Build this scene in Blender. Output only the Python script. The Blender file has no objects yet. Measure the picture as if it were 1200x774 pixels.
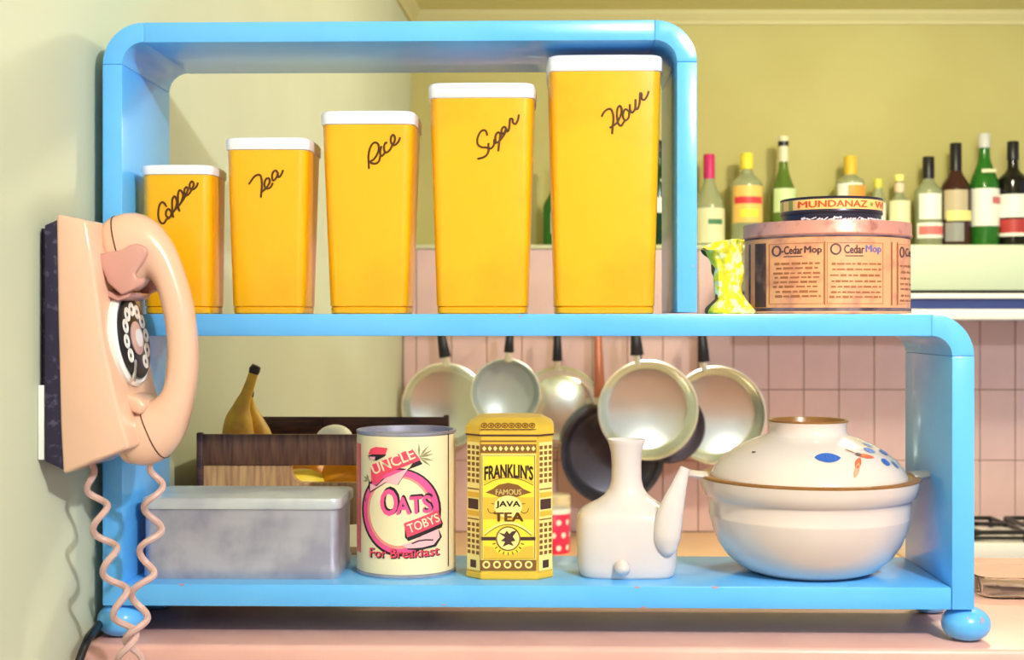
import bpy, bmesh, math, random
from mathutils import Vector, Matrix
random.seed(7)
sc = bpy.context.scene
COL = sc.collection
PI = math.pi

# ------------------------------------------------------------------ camera, world, lights, exposure
F, CX, CY = 1560.0, 600.0, 375.0           # focal length in pixels of the 1200 wide frame, vanishing point
CAMZ = 1.5
cd = bpy.data.cameras.new('camera'); cam = bpy.data.objects.new('camera', cd); COL.objects.link(cam)
cam.location = (0, 0, CAMZ); cam.rotation_euler = (PI/2, 0, 0)
cd.sensor_width = 36; cd.lens = F/1200*36; cd.shift_y = -(387-CY)/1200
cd.clip_start = 0.05
cd.dof.use_dof = True; cd.dof.focus_distance = 1.38; cd.dof.aperture_fstop = 10
sc.camera = cam
w = bpy.data.worlds.new('world'); sc.world = w; w.use_nodes = True
w.node_tree.nodes['Background'].inputs[0].default_value = (0.93, 0.93, 1.0, 1)
w.node_tree.nodes['Background'].inputs[1].default_value = 0.44
def lamp(name, loc, power, col, rad):
    l = bpy.data.lights.new(name, 'POINT'); l.energy = power; l.color = col; l.shadow_soft_size = rad
    o = bpy.data.objects.new(name, l); COL.objects.link(o); o.location = loc
    return o
lamp('dining_ceiling_lamp', (0.72, -0.05, 2.28), 68, (0.92, 0.95, 1.0), 0.03)
lamp('kitchen_ceiling_lamp', (0.95, 2.55, 2.28), 27, (1.0, 0.94, 0.72), 0.06)
sc.view_settings.view_transform = 'Standard'; sc.view_settings.look = 'None'
sc.view_settings.exposure = 0.55; sc.view_settings.gamma = 1.0
sc.view_settings.use_curve_mapping = False

# ------------------------------------------------------------------ helpers
def lin(c):
    c = c/255.0
    return c/12.92 if c <= 0.04045 else ((c+0.055)/1.055)**2.4
def rgb(t): return (lin(t[0]), lin(t[1]), lin(t[2]), 1)
MATS = {}
def mat(name, col, rough=0.5, metal=0.0, col2=None, nscale=20, nlo=0.4, nhi=0.6, bump=0.0, bscale=200, coat=0.0,
        trans=0.0, ior=1.45, stretch=None, detail=4, spec=0.5):
    if name in MATS: return MATS[name]
    m = bpy.data.materials.new(name); m.use_nodes = True; MATS[name] = m
    nt = m.node_tree; b = nt.nodes['Principled BSDF']
    b.inputs['Base Color'].default_value = rgb(col); b.inputs['Roughness'].default_value = rough
    b.inputs['Metallic'].default_value = metal; b.inputs['Coat Weight'].default_value = coat
    b.inputs['Coat Roughness'].default_value = 0.08
    b.inputs['Transmission Weight'].default_value = trans; b.inputs['IOR'].default_value = ior
    b.inputs['Specular IOR Level'].default_value = spec
    tc = nt.nodes.new('ShaderNodeTexCoord'); mp = nt.nodes.new('ShaderNodeMapping')
    nt.links.new(tc.outputs['Object'], mp.inputs[0])
    if stretch: mp.inputs['Scale'].default_value = stretch
    if col2:
        n = nt.nodes.new('ShaderNodeTexNoise'); n.inputs['Scale'].default_value = nscale; n.inputs['Detail'].default_value = detail
        r = nt.nodes.new('ShaderNodeValToRGB')
        r.color_ramp.elements[0].position = nlo; r.color_ramp.elements[0].color = rgb(col)
        r.color_ramp.elements[1].position = nhi; r.color_ramp.elements[1].color = rgb(col2)
        nt.links.new(mp.outputs[0], n.inputs['Vector']); nt.links.new(n.outputs['Fac'], r.inputs[0])
        nt.links.new(r.outputs[0], b.inputs['Base Color'])
    if bump:
        n = nt.nodes.new('ShaderNodeTexNoise'); n.inputs['Scale'].default_value = bscale; n.inputs['Detail'].default_value = 3
        bp = nt.nodes.new('ShaderNodeBump'); bp.inputs['Strength'].default_value = bump; bp.inputs['Distance'].default_value = 0.002
        nt.links.new(mp.outputs[0], n.inputs['Vector']); nt.links.new(n.outputs['Fac'], bp.inputs['Height'])
        nt.links.new(bp.outputs[0], b.inputs['Normal'])
    return m

class Frame:
    """a piece of furniture's own axes: origin on the floor plan, turned about z; y is depth"""
    def __init__(s, ox, oy, rot): s.ox, s.oy, s.rot, s.c, s.s = ox, oy, rot, math.cos(rot), math.sin(rot)
    def world(s, x, y, z): return Vector((s.ox+x*s.c-y*s.s, s.oy+x*s.s+y*s.c, z))
    def loc(s, px, py, d=0.0):
        dx, dz = (px-CX)/F, (CY-py)/F
        nx, ny = -s.s, s.c                      # local y axis
        t = (d + nx*s.ox + ny*s.oy)/(nx*dx + ny)
        X, Y = dx*t, t
        return ((X-s.ox)*s.c+(Y-s.oy)*s.s, CAMZ+dz*t)
TH = math.radians(1.3)
SH = Frame(0, 1.36, -TH)                         # the blue shelf
WK = 0.055
def wall_x(Y): return -0.511 + WK*Y
WA = -math.atan(WK)
BK = Frame(0, 0, 0)                              # the kitchen behind

def link(name, me, m=None, parent=None, loc=None, rotz=None):
    me.name = name
    o = bpy.data.objects.new(name, me); COL.objects.link(o)
    if m is not None and not me.materials: me.materials.append(m)
    if parent: o.parent = parent
    if loc is not None: o.location = loc
    if rotz is not None: o.rotation_euler = (0, 0, rotz)
    return o
def bm_mesh(bm, smooth=False, ang=35):
    bmesh.ops.recalc_face_normals(bm, faces=bm.faces)
    me = bpy.data.meshes.new('m'); bm.to_mesh(me); bm.free()
    if smooth:
        for p in me.polygons: p.use_smooth = True
        if ang < 180: me.set_sharp_from_angle(angle=math.radians(ang))
    return me
def part(name, bm, m, parent=None, smooth=True, ang=40, label=None):
    o = link(name, bm_mesh(bm, smooth, ang), m, parent)
    if label: o['label'] = label
    return o
def tag(o, label, cat, group=None):
    o['label'] = label; o['category'] = cat
    if group: o['group'] = group
    return o
def thing(name, label, cat, loc=(0, 0, 0), rotz=0.0, group=None):
    o = bpy.data.objects.new(name, None); COL.objects.link(o); o.empty_display_size = 0.02
    o.location = loc; o.rotation_euler = (0, 0, rotz)
    return tag(o, label, cat, group)
def struct(name, bm, m, smooth=False, label=None, cat=None):
    o = part(name, bm, m, None, smooth); o['kind'] = 'structure'
    if label: o['label'] = label
    if cat: o['category'] = cat
    return o
def NB(): return bmesh.new()
def box(bm, x0, x1, y0, y1, z0, z1, bev=0.0, seg=2):
    t = bmesh.new(); bmesh.ops.create_cube(t, size=1)
    for v in t.verts: v.co = Vector(((x0+x1)/2+v.co.x*(x1-x0), (y0+y1)/2+v.co.y*(y1-y0), (z0+z1)/2+v.co.z*(z1-z0)))
    if bev: bmesh.ops.bevel(t, geom=list(t.edges), offset=bev, segments=seg, profile=0.5, affect='EDGES')
    merge(bm, t); return bm
def merge(bm, t, mtx=None):
    me = bpy.data.meshes.new('t'); t.to_mesh(me); t.free()
    if mtx: me.transform(mtx)
    bm.from_mesh(me); bpy.data.meshes.remove(me)
def loft(bm, rings, cap0=True, cap1=True):
    R = [[bm.verts.new(p) for p in r] for r in rings]; n = len(rings[0])
    for a, b in zip(R, R[1:]):
        for i in range(n): bm.faces.new((a[i], a[(i+1) % n], b[(i+1) % n], b[i]))
    if cap0: bm.faces.new(R[0])
    if cap1: bm.faces.new(R[-1])
    return bm
def lathe(bm, prof, n=48, c=(0, 0, 0), sx=1.0, sy=1.0):
    """prof = [(r, z)...]; r = 0 closes to a point"""
    R = []
    for r, z in prof:
        if r < 1e-6: R.append([bm.verts.new((c[0], c[1], c[2]+z))])
        else: R.append([bm.verts.new((c[0]+sx*r*math.cos(2*PI*i/n), c[1]+sy*r*math.sin(2*PI*i/n), c[2]+z)) for i in range(n)])
    for a, b in zip(R, R[1:]):
        for i in range(n):
            j = (i+1) % n
            if len(a) == 1 and len(b) == 1: continue
            if len(a) == 1: bm.faces.new((a[0], b[j], b[i]))
            elif len(b) == 1: bm.faces.new((a[i], a[j], b[0]))
            else: bm.faces.new((a[i], a[j], b[j], b[i]))
    return bm
def crom(P, k=6):
    P = [Vector(p) for p in P]; out = []
    for i in range(len(P)-1):
        p0 = P[i-1] if i else P[0]; p1 = P[i]; p2 = P[i+1]; p3 = P[i+2] if i+2 < len(P) else P[-1]
        for j in range(k):
            t = j/k
            out.append(0.5*((2*p1)+(p2-p0)*t+(2*p0-5*p1+4*p2-p3)*t*t+(3*p1-p0-3*p2+p3)*t**3))
    out.append(P[-1]); return out
def tube(bm, pts, rad, n=8, cap=True, flat=1.0):
    pts = [Vector(p) for p in pts]; rings = []; up = None
    for i, p in enumerate(pts):
        t = (pts[min(i+1, len(pts)-1)]-pts[max(i-1, 0)])
        if t.length < 1e-9: t = Vector((0, 0, 1))
        t.normalize()
        if up is None:
            up = Vector((0, 1, 0)) if abs(t.y) < 0.9 else Vector((1, 0, 0))
        up = (up-t*up.dot(t)).normalized(); b = t.cross(up)
        r = rad[i] if isinstance(rad, (list, tuple)) else rad
        rings.append([p+(up*math.cos(2*PI*k/n)*flat+b*math.sin(2*PI*k/n))*r for k in range(n)])
    return loft(bm, rings, cap, cap)
def prism(bm, poly, y0, y1, bev=0.0):
    """poly in (x, z), pushed along y"""
    t = bmesh.new()
    a = [t.verts.new((x, y0, z)) for x, z in poly]; b = [t.verts.new((x, y1, z)) for x, z in poly]; n = len(poly)
    t.faces.new(a); t.faces.new(b[::-1])
    for i in range(n): t.faces.new((a[i], b[i], b[(i+1) % n], a[(i+1) % n]))
    bmesh.ops.recalc_face_normals(t, faces=t.faces)
    if bev:
        t.normal_update()
        es = [e for e in t.edges if len(e.link_faces) == 2 and e.calc_face_angle(0) > 0.6]
        bmesh.ops.bevel(t, geom=es, offset=bev, segments=2, profile=0.5, affect='EDGES')
    merge(bm, t); return bm
def arc(cx, cz, r, a0, a1, n=12):
    return [(cx+r*math.cos(math.radians(a0+(a1-a0)*i/n)), cz+r*math.sin(math.radians(a0+(a1-a0)*i/n))) for i in range(n+1)]
def rrect(hx, hy, r, bow=0.0, k=5, m=6):
    """rounded rectangle outline, sides bowed outward"""
    pts = []
    for (sx, sy, a0) in ((1, -1, -90), (1, 1, 0), (-1, 1, 90), (-1, -1, 180)):
        for i in range(k+1):
            a = math.radians(a0+90*i/k); pts.append([sx*(hx-r)+r*math.cos(a), sy*(hy-r)+r*math.sin(a)])
        ex = pts[-1]
        nxt = {(1, -1): (hx, hy-r), (1, 1): (-(hx-r), hy), (-1, 1): (-hx, -(hy-r)), (-1, -1): ((hx-r), -hy)}[(sx, sy)]
        for i in range(1, m): pts.append([ex[0]+(nxt[0]-ex[0])*i/m, ex[1]+(nxt[1]-ex[1])*i/m])
    out = []
    for x, y in pts:
        out.append((x*(1+bow*(1-(y/hy)**2)/hx), y*(1+bow*(1-(x/hx)**2)/hy)))
    return out
def ring(o2, z, s=1.0, cx=0, cy=0): return [(cx+x*s, cy+y*s, z) for x, y in o2]

# ---- flat print: shapes traced in the face's own plane, then laid on the surface
def p2d_poly(bm, pts): bm.faces.new([bm.verts.new((x, 0, z)) for x, z in pts])
def p2d_stroke(bm, pts, wd, closed=False):
    n = len(pts); L = []; Rr = []
    for i, (x, z) in enumerate(pts):
        if closed: a, b = pts[i-1], pts[(i+1) % n]
        else: a, b = pts[max(i-1, 0)], pts[min(i+1, n-1)]
        tx, tz = b[0]-a[0], b[1]-a[1]; l = math.hypot(tx, tz) or 1
        ox, oz = -tz/l*wd/2, tx/l*wd/2
        L.append(bm.verts.new((x+ox, 0, z+oz))); Rr.append(bm.verts.new((x-ox, 0, z-oz)))
    for i in range(n if closed else n-1):
        j = (i+1) % n; bm.faces.new((L[i], L[j], Rr[j], Rr[i]))
def p2d_text(bm, s, x0, z0, x1, z1, h, bold=0.0, shear=0.0, arch=0.0):
    """lettering from (x0, z0) to (x1, z1) along its baseline, h high"""
    cu = bpy.data.curves.new('txt', 'FONT'); cu.body = s; cu.shear = shear; cu.resolution_u = 3
    o = bpy.data.objects.new('txt', cu); COL.objects.link(o)
    dg = bpy.context.evaluated_depsgraph_get(); me = bpy.data.meshes.new_from_object(o.evaluated_get(dg))
    xs = [v.co.x for v in me.vertices]; ys = [v.co.y for v in me.vertices]
    a, b = min(xs), max(xs); c, d = min(ys), max(ys)
    L = math.hypot(x1-x0, z1-z0); ux, uz = (x1-x0)/L, (z1-z0)/L
    co = [v.co.copy() for v in me.vertices]
    for ox, oy in (((0, 0),) if bold <= .008 else ((-bold, 0), (bold, 0), (0, -bold*.7), (0, bold*.7))):
        for v, k in zip(me.vertices, co):
            u = (k.x-a)/(b-a); q = (k.y-c)/(d-c)*h + arch*(1-(2*u-1)**2)
            u += ox/(b-a); q += oy*h/(d-c)
            v.co = Vector((x0+ux*L*u-uz*q, 0, z0+uz*L*u+ux*q))
        bm.from_mesh(me)
    bpy.data.meshes.remove(me); bpy.data.objects.remove(o); bpy.data.curves.remove(cu)
def lay(bm, fn, step=0.006):
    """cut the flat print into strips and lay it on a curved surface: fn(x, z) -> (x, y, z)"""
    xs = [v.co.x for v in bm.verts]
    if step:
        x = min(xs)+step
        while x < max(xs):
            bmesh.ops.bisect_plane(bm, geom=list(bm.verts)+list(bm.edges)+list(bm.faces), plane_co=(x, 0, 0), plane_no=(1, 0, 0)); x += step
    for v in bm.verts: v.co = Vector(fn(v.co.x, v.co.z))
    return bm
def printed(name, bm, m, parent, label=None):
    o = link(name, bm_mesh(bm), m, parent)
    if name in ('small_print', 'label_lattice', 'label_border', 'lid_border', 'label_leaves', 'paint_chip', 'label_frame'): o['kind'] = 'stuff'
    if label: o['label'] = label
    return o
def ell(cx, cz, rx, rz, n=24, rot=0.0):
    c, s = math.cos(rot), math.sin(rot)
    return [(cx+rx*math.cos(2*PI*i/n)*c-rz*math.sin(2*PI*i/n)*s, cz+rx*math.cos(2*PI*i/n)*s+rz*math.sin(2*PI*i/n)*c) for i in range(n)]

# ------------------------------------------------------------------ materials
M = dict(
 wall=mat('pale_grey_wall_paint', (202, 206, 182), 0.75, bump=0.05, bscale=120, col2=(198, 202, 178), nscale=3),
 wallb=mat('yellow_wall_paint', (194, 186, 122), 0.75, bump=0.05, bscale=120, col2=(190, 181, 116), nscale=3),
 ceil=mat('ceiling_paint', (226, 218, 160), 0.8),
 cornice=mat('cornice_paint', (208, 200, 148), 0.6),
 tile=mat('pink_glazed_tile', (228, 194, 194), 0.22, col2=(220, 186, 188), nscale=6, coat=0.3),
 grout=mat('tile_grout', (150, 122, 104), 0.9),
 ledge=mat('ledge_stone', (214, 214, 182), 0.5),
 floor=mat('floor_vinyl', (150, 140, 128), 0.6, col2=(130, 120, 110), nscale=8),
 blue=mat('sky_blue_gloss_paint', (92, 178, 250), 0.28, col2=(104, 188, 253), nscale=4, coat=0.35, bump=0.04, bscale=60),
 chip=mat('bare_pink_undercoat', (205, 140, 165), 0.6),
 counter=mat('pink_laminate', (232, 178, 168), 0.35, col2=(226, 170, 162), nscale=14),
 counterdk=mat('pink_cabinet_paint', (222, 166, 160), 0.5),
 orange=mat('amber_plastic', (246, 178, 14), 0.3, col2=(238, 166, 10), nscale=9, nlo=.45, nhi=.6, coat=0.25),
 lid=mat('white_plastic', (238, 234, 240), 0.35),
 letter=mat('dark_bronze_lettering', (84, 46, 10), 0.4),
 phone=mat('apricot_phone_plastic', (232, 186, 160), 0.25, coat=0.4),
 phone2=mat('rose_cradle_plastic', (206, 150, 140), 0.3),  # darker pink plastic of the cradle
 plate=mat('black_speckled_metal', (40, 32, 60), 0.55, col2=(86, 76, 104), nscale=160, nlo=.55, nhi=.7),
 white=mat('white_enamel', (246, 244, 240), 0.25, coat=0.3),
 black=mat('black_plastic', (26, 24, 30), 0.35),
 chrome=mat('chrome', (225, 225, 232), 0.12, 1.0),
 steel=mat('brushed_steel', (232, 236, 226), 0.2, 0.85, col2=(216, 222, 214), nscale=3),
 steelrim=mat('polished_rim', (246, 242, 222), 0.2, 0.6),
 nonstick=mat('dark_nonstick', (58, 56, 74), 0.28, 0.35, col2=(84, 84, 100), nscale=9),
 copper=mat('copper_handle', (196, 122, 96), 0.3, 0.4),
 tin=mat('galvanised_tin', (186, 182, 194), 0.42, 0.55, col2=(160, 156, 174), nscale=22, bump=0.12, bscale=90),
 tinlid=mat('galvanised_lid', (214, 216, 220), 0.35, 0.45, col2=(196, 198, 208), nscale=18),
 cream=mat('cream_label_paper', (242, 226, 186), 0.45),
 pink=mat('label_pink', (246, 86, 150), 0.5), red=mat('label_red_pink', (240, 70, 100), 0.5),
 palepink=mat('label_pale_pink', (246, 182, 190), 0.5), ink=mat('label_black', (34, 24, 26), 0.5),
 leaf=mat('label_grey_leaf', (150, 140, 100), 0.5), salmon=mat('label_salmon', (244, 150, 130), 0.5),
 gold=mat('mustard_tin_yellow', (236, 188, 60), 0.35, 0.1, coat=0.2), yellow=mat('bright_label_yellow', (250, 222, 60), 0.35),
 palegold=mat('pale_gold_print', (252, 226, 140), 0.4), brown=mat('brown_print', (132, 84, 34), 0.5), dkbrown=mat('dark_brown_print', (74, 44, 40), 0.5),
 cera=mat('white_glazed_stoneware', (226, 212, 210), 0.16, col2=(218, 203, 203), nscale=8, coat=0.6),
 pot=mat('cream_glazed_pottery', (230, 210, 202), 0.14, col2=(224, 203, 197), nscale=6, coat=0.6),
 rimbrown=mat('brown_glaze_rim', (150, 100, 50), 0.3), potblue=mat('blue_brush_glaze', (60, 100, 186), 0.3),
 potblue2=mat('pale_blue_brush_glaze', (96, 116, 170), 0.3), potorange=mat('orange_brush_glaze', (222, 106, 60), 0.3), potorange2=mat('pale_orange_brush_glaze', (232, 160, 130), 0.3),
 vase=mat('yellow_crackle_glaze', (250, 228, 40), 0.3, col2=(255, 248, 180), nscale=120, nlo=.5, nhi=.6, bump=1.0, bscale=110),
 vasedk=mat('brown_shade_streak', (84, 66, 20), 0.4),  # brown for the shade painted along the vase's left edge
 moptin=mat('worn_apricot_tin', (236, 164, 118), 0.4, 0.1, col2=(196, 124, 104), nscale=45, nlo=.5, nhi=.75),
 moplid=mat('worn_rose_tin', (214, 146, 132), 0.4, 0.25, col2=(150, 84, 80), nscale=60, nlo=.52, nhi=.75),
 mopdk=mat('dark_worn_tin', (70, 54, 70), 0.5, 0.3, col2=(130, 104, 112), nscale=40), mopprint=mat('tan_print', (168, 100, 58), 0.5),
 mopink=mat('plum_print', (92, 58, 62), 0.5), mopblue=mat('lilac_print', (120, 110, 170), 0.5),
 waxband=mat('wax_tin_yellow', (250, 200, 120), 0.4), waxred=mat('orange_red_print', (226, 84, 30), 0.5), waxdk=mat('wax_tin_dark', (52, 48, 66), 0.3, 0.4),
 olive=mat('olive_tin_green', (150, 150, 60), 0.4), lilac=mat('pale_lilac_print', (226, 214, 226), 0.5),
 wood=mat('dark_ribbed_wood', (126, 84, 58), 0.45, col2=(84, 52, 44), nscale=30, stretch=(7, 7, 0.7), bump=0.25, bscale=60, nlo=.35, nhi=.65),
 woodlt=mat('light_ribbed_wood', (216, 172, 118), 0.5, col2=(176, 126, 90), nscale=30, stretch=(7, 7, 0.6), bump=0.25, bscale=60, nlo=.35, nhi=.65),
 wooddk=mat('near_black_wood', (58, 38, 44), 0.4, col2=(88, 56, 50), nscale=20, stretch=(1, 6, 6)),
 banana=mat('banana_skin', (222, 178, 52), 0.5, col2=(200, 150, 50), nscale=40), bananatip=mat('banana_stem', (52, 40, 36), 0.7),
 fruit=mat('orange_peel', (248, 166, 20), 0.4, bump=0.3, bscale=300), lemon=mat('lemon_peel', (250, 220, 70), 0.4, bump=0.3, bscale=250),
 egg=mat('white_eggshell', (250, 246, 230), 0.5),
 cord=mat('mauve_cord_rubber', (206, 168, 162), 0.4), hood=mat('pale_green_enamel', (196, 210, 188), 0.3), hoodblue=mat('navy_strip', (52, 66, 128), 0.4),
 glass=mat('clear_glass', (250, 252, 250), 0.02, trans=1.0, ior=1.45),
 spot=mat('hot_pink_enamel', (240, 50, 96), 0.35), bench=mat('peach_benchtop', (240, 200, 160), 0.4),
)

# ------------------------------------------------------------------ the room
ZB, ZT = 3.90, 3.72                         # upper wall, tiled lower wall
ZL = 1.7098                                 # ledge height
CEIL = 2.402
def wl(bm, y0, y1, z0, z1, th=0.12):
    a = [(wall_x(y0)-th, y0), (wall_x(y0), y0), (wall_x(y1), y1), (wall_x(y1)-th, y1)]
    loft(bm, [[(x, y, z0) for x, y in a], [(x, y, z1) for x, y in a]])
struct('wall_left', (lambda b: (wl(b, -1.2, ZB+.12, 0, CEIL), b)[1])(NB()), M['wall'])
struct('wall_back', box(NB(), wall_x(ZB), 2.6, ZB, ZB+.12, 0, CEIL), M['wallb'])
struct('floor', box(NB(), -.9, 2.6, -1.2, ZB+.12, -.05, 0), M['floor'])
struct('ceiling', box(NB(), -.9, 2.6, -1.2, ZB+.12, CEIL, CEIL+.05), M['ceil'])
# cornice: small cove along both walls
cz = CEIL-.038
b = NB()
for yy in (-1.2, ZB):
    pass
def cornice_left():
    b = NB(); rings = []
    for yy in (-1.2, ZB):
        x = wall_x(yy)
        rings.append([(x-.001, yy, cz), (x+.008, yy, cz), (x+.011, yy, cz+.01), (x+.027, yy, cz+.028), (x+.032, yy, CEIL), (x-.001, yy, CEIL)])
    return loft(b, rings)
def cornice_back():
    b = NB(); rings = []
    for xx in (wall_x(ZB), 2.6):
        rings.append([(xx, ZB+.001, cz), (xx, ZB-.008, cz), (xx, ZB-.011, cz+.01), (xx, ZB-.027, cz+.028), (xx, ZB-.032, CEIL), (xx, ZB+.001, CEIL)])
    return loft(b, rings)
struct('trim_1', cornice_left(), M['cornice']); struct('trim_2', cornice_back(), M['cornice'])
# tiled nib wall under the bottle ledge
BZ = 0.907                                  # bench top
tw = struct('wall_back_tiled', box(NB(), wall_x(ZT)+.001, 2.6, ZT+.003, ZB, 0, 1.6975), M['grout'])
tw['label'] = 'pink glazed tile wall behind the hanging pans'
TP = 41.3/F*ZT
x942 = (942-CX)/F*ZT
rows = [(BZ, 1.1065), (1.1065, 1.3045), (1.3045, 1.5), (1.5, 1.6975)]
tm = {}
for ri, (z0, z1) in enumerate(rows):
    i = math.floor((wall_x(ZT)-x942)/TP)
    while True:
        xa = x942+i*TP; xb = xa+TP; i += 1
        if xa > 2.1: break
        xa2 = max(xa, wall_x(ZT)+.002)
        if xb-xa2 < 0.01: continue
        key = (ri, round(xb-xa2, 4))
        if key not in tm:
            g = .0012; tm[key] = bm_mesh(box(NB(), -(xb-xa2)/2+g, (xb-xa2)/2-g, -.0035, .004, -(z1-z0)/2+g, (z1-z0)/2-g, .0012, 1), True, 30)
        t = link('tile', tm[key], M['tile'], tw, ((xa2+xb)/2, ZT+.0035+random.uniform(-.0004, .0004), (z0+z1)/2))
struct('trim_3', box(NB(), wall_x(ZT)+.002, 2.6, ZT-.006, ZB, 1.6975, ZL, .003), M['ledge'], True)['label'] = 'pale ledge along the top of the tiles carrying the bottles'

# ------------------------------------------------------------------ pink counter the shelf stands on
CZ = 1.171
ct = thing('breakfast_counter', 'pink laminate breakfast counter under the blue shelf', 'counter', SH.world(0, 0, 0), SH.rot)
def counter_poly(dy0, dy1, ins=0.0):
    def lx(d):                               # wall line in shelf axes
        lo, hi = -0.6, 0
        for _ in range(40):
            m_ = (lo+hi)/2; p = SH.world(m_, d, 0)
            if p.x < wall_x(p.y)+.002: lo = m_
            else: hi = m_
        return hi
    return [(lx(dy0)+ins, dy0), (1.25, dy0), (1.25, dy1), (lx(dy1)+ins, dy1)]
def slab(poly, z0, z1, bev):
    t = bmesh.new(); loft(t, [[(x, y, z0) for x, y in poly], [(x, y, z1) for x, y in poly]])
    bmesh.ops.recalc_face_normals(t, faces=t.faces)
    if bev: bmesh.ops.bevel(t, geom=list(t.edges), offset=bev, segments=3, profile=.5, affect='EDGES')
    return t
part('countertop', slab(counter_poly(-.022, .50), CZ-.045, CZ, .006), M['counter'], ct)
part('base_cabinet', slab(counter_poly(-.012, .46), 0.1, CZ-.045, .002), M['counterdk'], ct)
part('kickboard', slab(counter_poly(.04, .42), 0, .1, .0), M['counterdk'], ct)

# ------------------------------------------------------------------ the blue shelf
D = 0.175
sh = thing('shelf_unit', 'sky blue two-tier retro shelf with rounded corners on ball feet', 'shelf', SH.world(0, 0, 0), SH.rot)
lx = lambda px, d=0: SH.loc(px, 375, d)[0]
lz = lambda py, d=0: SH.loc(600, py, d)[1]
xo, xi = lx(120), lx(144); xri, xro = lx(794.5), lx(817); xli, xlo = lx(1119), lx(1142)
zt, zti = 1.806, 1.7852; zmt, zmb = 1.506, 1.4834; zbt, zbb = 1.228, 1.2055
T = 0.0205; Ro = .043; Ri = Ro-T
BV = .0011
part('top_panel', prism(NB(), [(xo+Ro, zti), (xro-Ro, zti), (xro-Ro, zt), (xo+Ro, zt)], 0, D, BV), M['blue'], sh)
part('corner_panel', prism(NB(), arc(xo+Ro, zt-Ro, Ro, 180, 90)+arc(xo+Ro, zt-Ro, Ri, 90, 180), 0, D, BV), M['blue'], sh)
part('corner_panel', prism(NB(), arc(xro-Ro, zt-Ro, Ro, 90, 0)+arc(xro-Ro, zt-Ro, Ri, 0, 90), 0, D, BV), M['blue'], sh)
part('side_panel', prism(NB(), [(xo, zbb), (xo+T, zbb), (xo+T, zt-Ro), (xo, zt-Ro)], 0, D, BV), M['blue'], sh)
part('side_panel', prism(NB(), [(xro-T, zmt+.0015), (xro, zmt+.0015), (xro, zt-Ro), (xro-T, zt-Ro)], 0, D, BV), M['blue'], sh)
part('middle_board', prism(NB(), [(xo+T, zmb), (xlo-Ro, zmb), (xlo-Ro, zmt), (xo+T, zmt)], 0, D, BV), M['blue'], sh)
Rm = Ro; Rmi = Rm-(zmt-zmb)
part('corner_panel', prism(NB(), arc(xlo-Rm, zmt-Rm, Rm, 90, 0)+arc(xlo-Rm, zmt-Rm, Rmi, 0, 90), 0, D, BV), M['blue'], sh)
part('side_panel', prism(NB(), [(xlo-T-.002, zbb), (xlo, zbb), (xlo, zmt-Rm), (xlo-T-.002, zmt-Rm)], 0, D, BV), M['blue'], sh)
part('bottom_board', prism(NB(), [(xo+T, zbb), (xlo-T-.0025, zbb), (xlo-T-.0025, zbt), (xo+T, zbt)], 0.0005, D, BV), M['blue'], sh)
def ball(x, y):
    h = (zbb-CZ)/2; pr = [(0, -h)]
    for i in range(1, 16):
        a = -PI/2+PI*i/16; pr.append((.0245*abs(math.cos(a))**.8, h*math.sin(a)))
    pr.append((0, h)); return lathe(NB(), pr, 32, (x, y, CZ+h))
for x in (lx(143, .02), lx(1131, .02)):
    for y in (.018, D-.028): part('ball_foot', ball(x, y), M['blue'], sh)
b = NB(); hB = (zbb-CZ)/2; cB = Vector((lx(1131, .02), .018, CZ+hB))
for az, el, rx, rz in ((-62, 28, .0022, .0034), (-100, 34, .0016, .0014), (-70, 18, .0012, .0018)):
    P = []
    for k in range(9):
        a_ = math.radians(az)+rx/.0245*math.cos(2*PI*k/9)*random.uniform(.6, 1.1); e_ = math.radians(el)+rz/hB*math.sin(2*PI*k/9)*random.uniform(.6, 1.1)
        rr = .0248*abs(math.cos(e_))**.8; P.append(b.verts.new(cB+Vector((rr*math.cos(a_), rr*math.sin(a_), hB*1.012*math.sin(e_)))))
    b.faces.new(P)
printed('paint_chip', b, M['chip'], sh)
# bare chips on the front edges
b = NB()
for px_, py_, rx, rz in ((213, 685.5, 4, 1.2), (747, 688.5, 4.5, 1.4), (838, 688.5, 4.5, 1.3), (754, 712, 4, 1.2), (520, 709, 3, 1), (812, 312, 1.2, 1), (610, 371, 2, 1)):
    c = SH.loc(px_, py_, 0); s = 1.36/F
    p2d_poly(b, [(c[0]+rx*s*math.cos(2*PI*i/9)*random.uniform(.6, 1), c[1]+rz*s*math.sin(2*PI*i/9)*random.uniform(.6, 1)) for i in range(9)])
printed('paint_chip', lay(b, lambda x, z: (x, -.0004, z), 0), M['chip'], sh)

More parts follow.
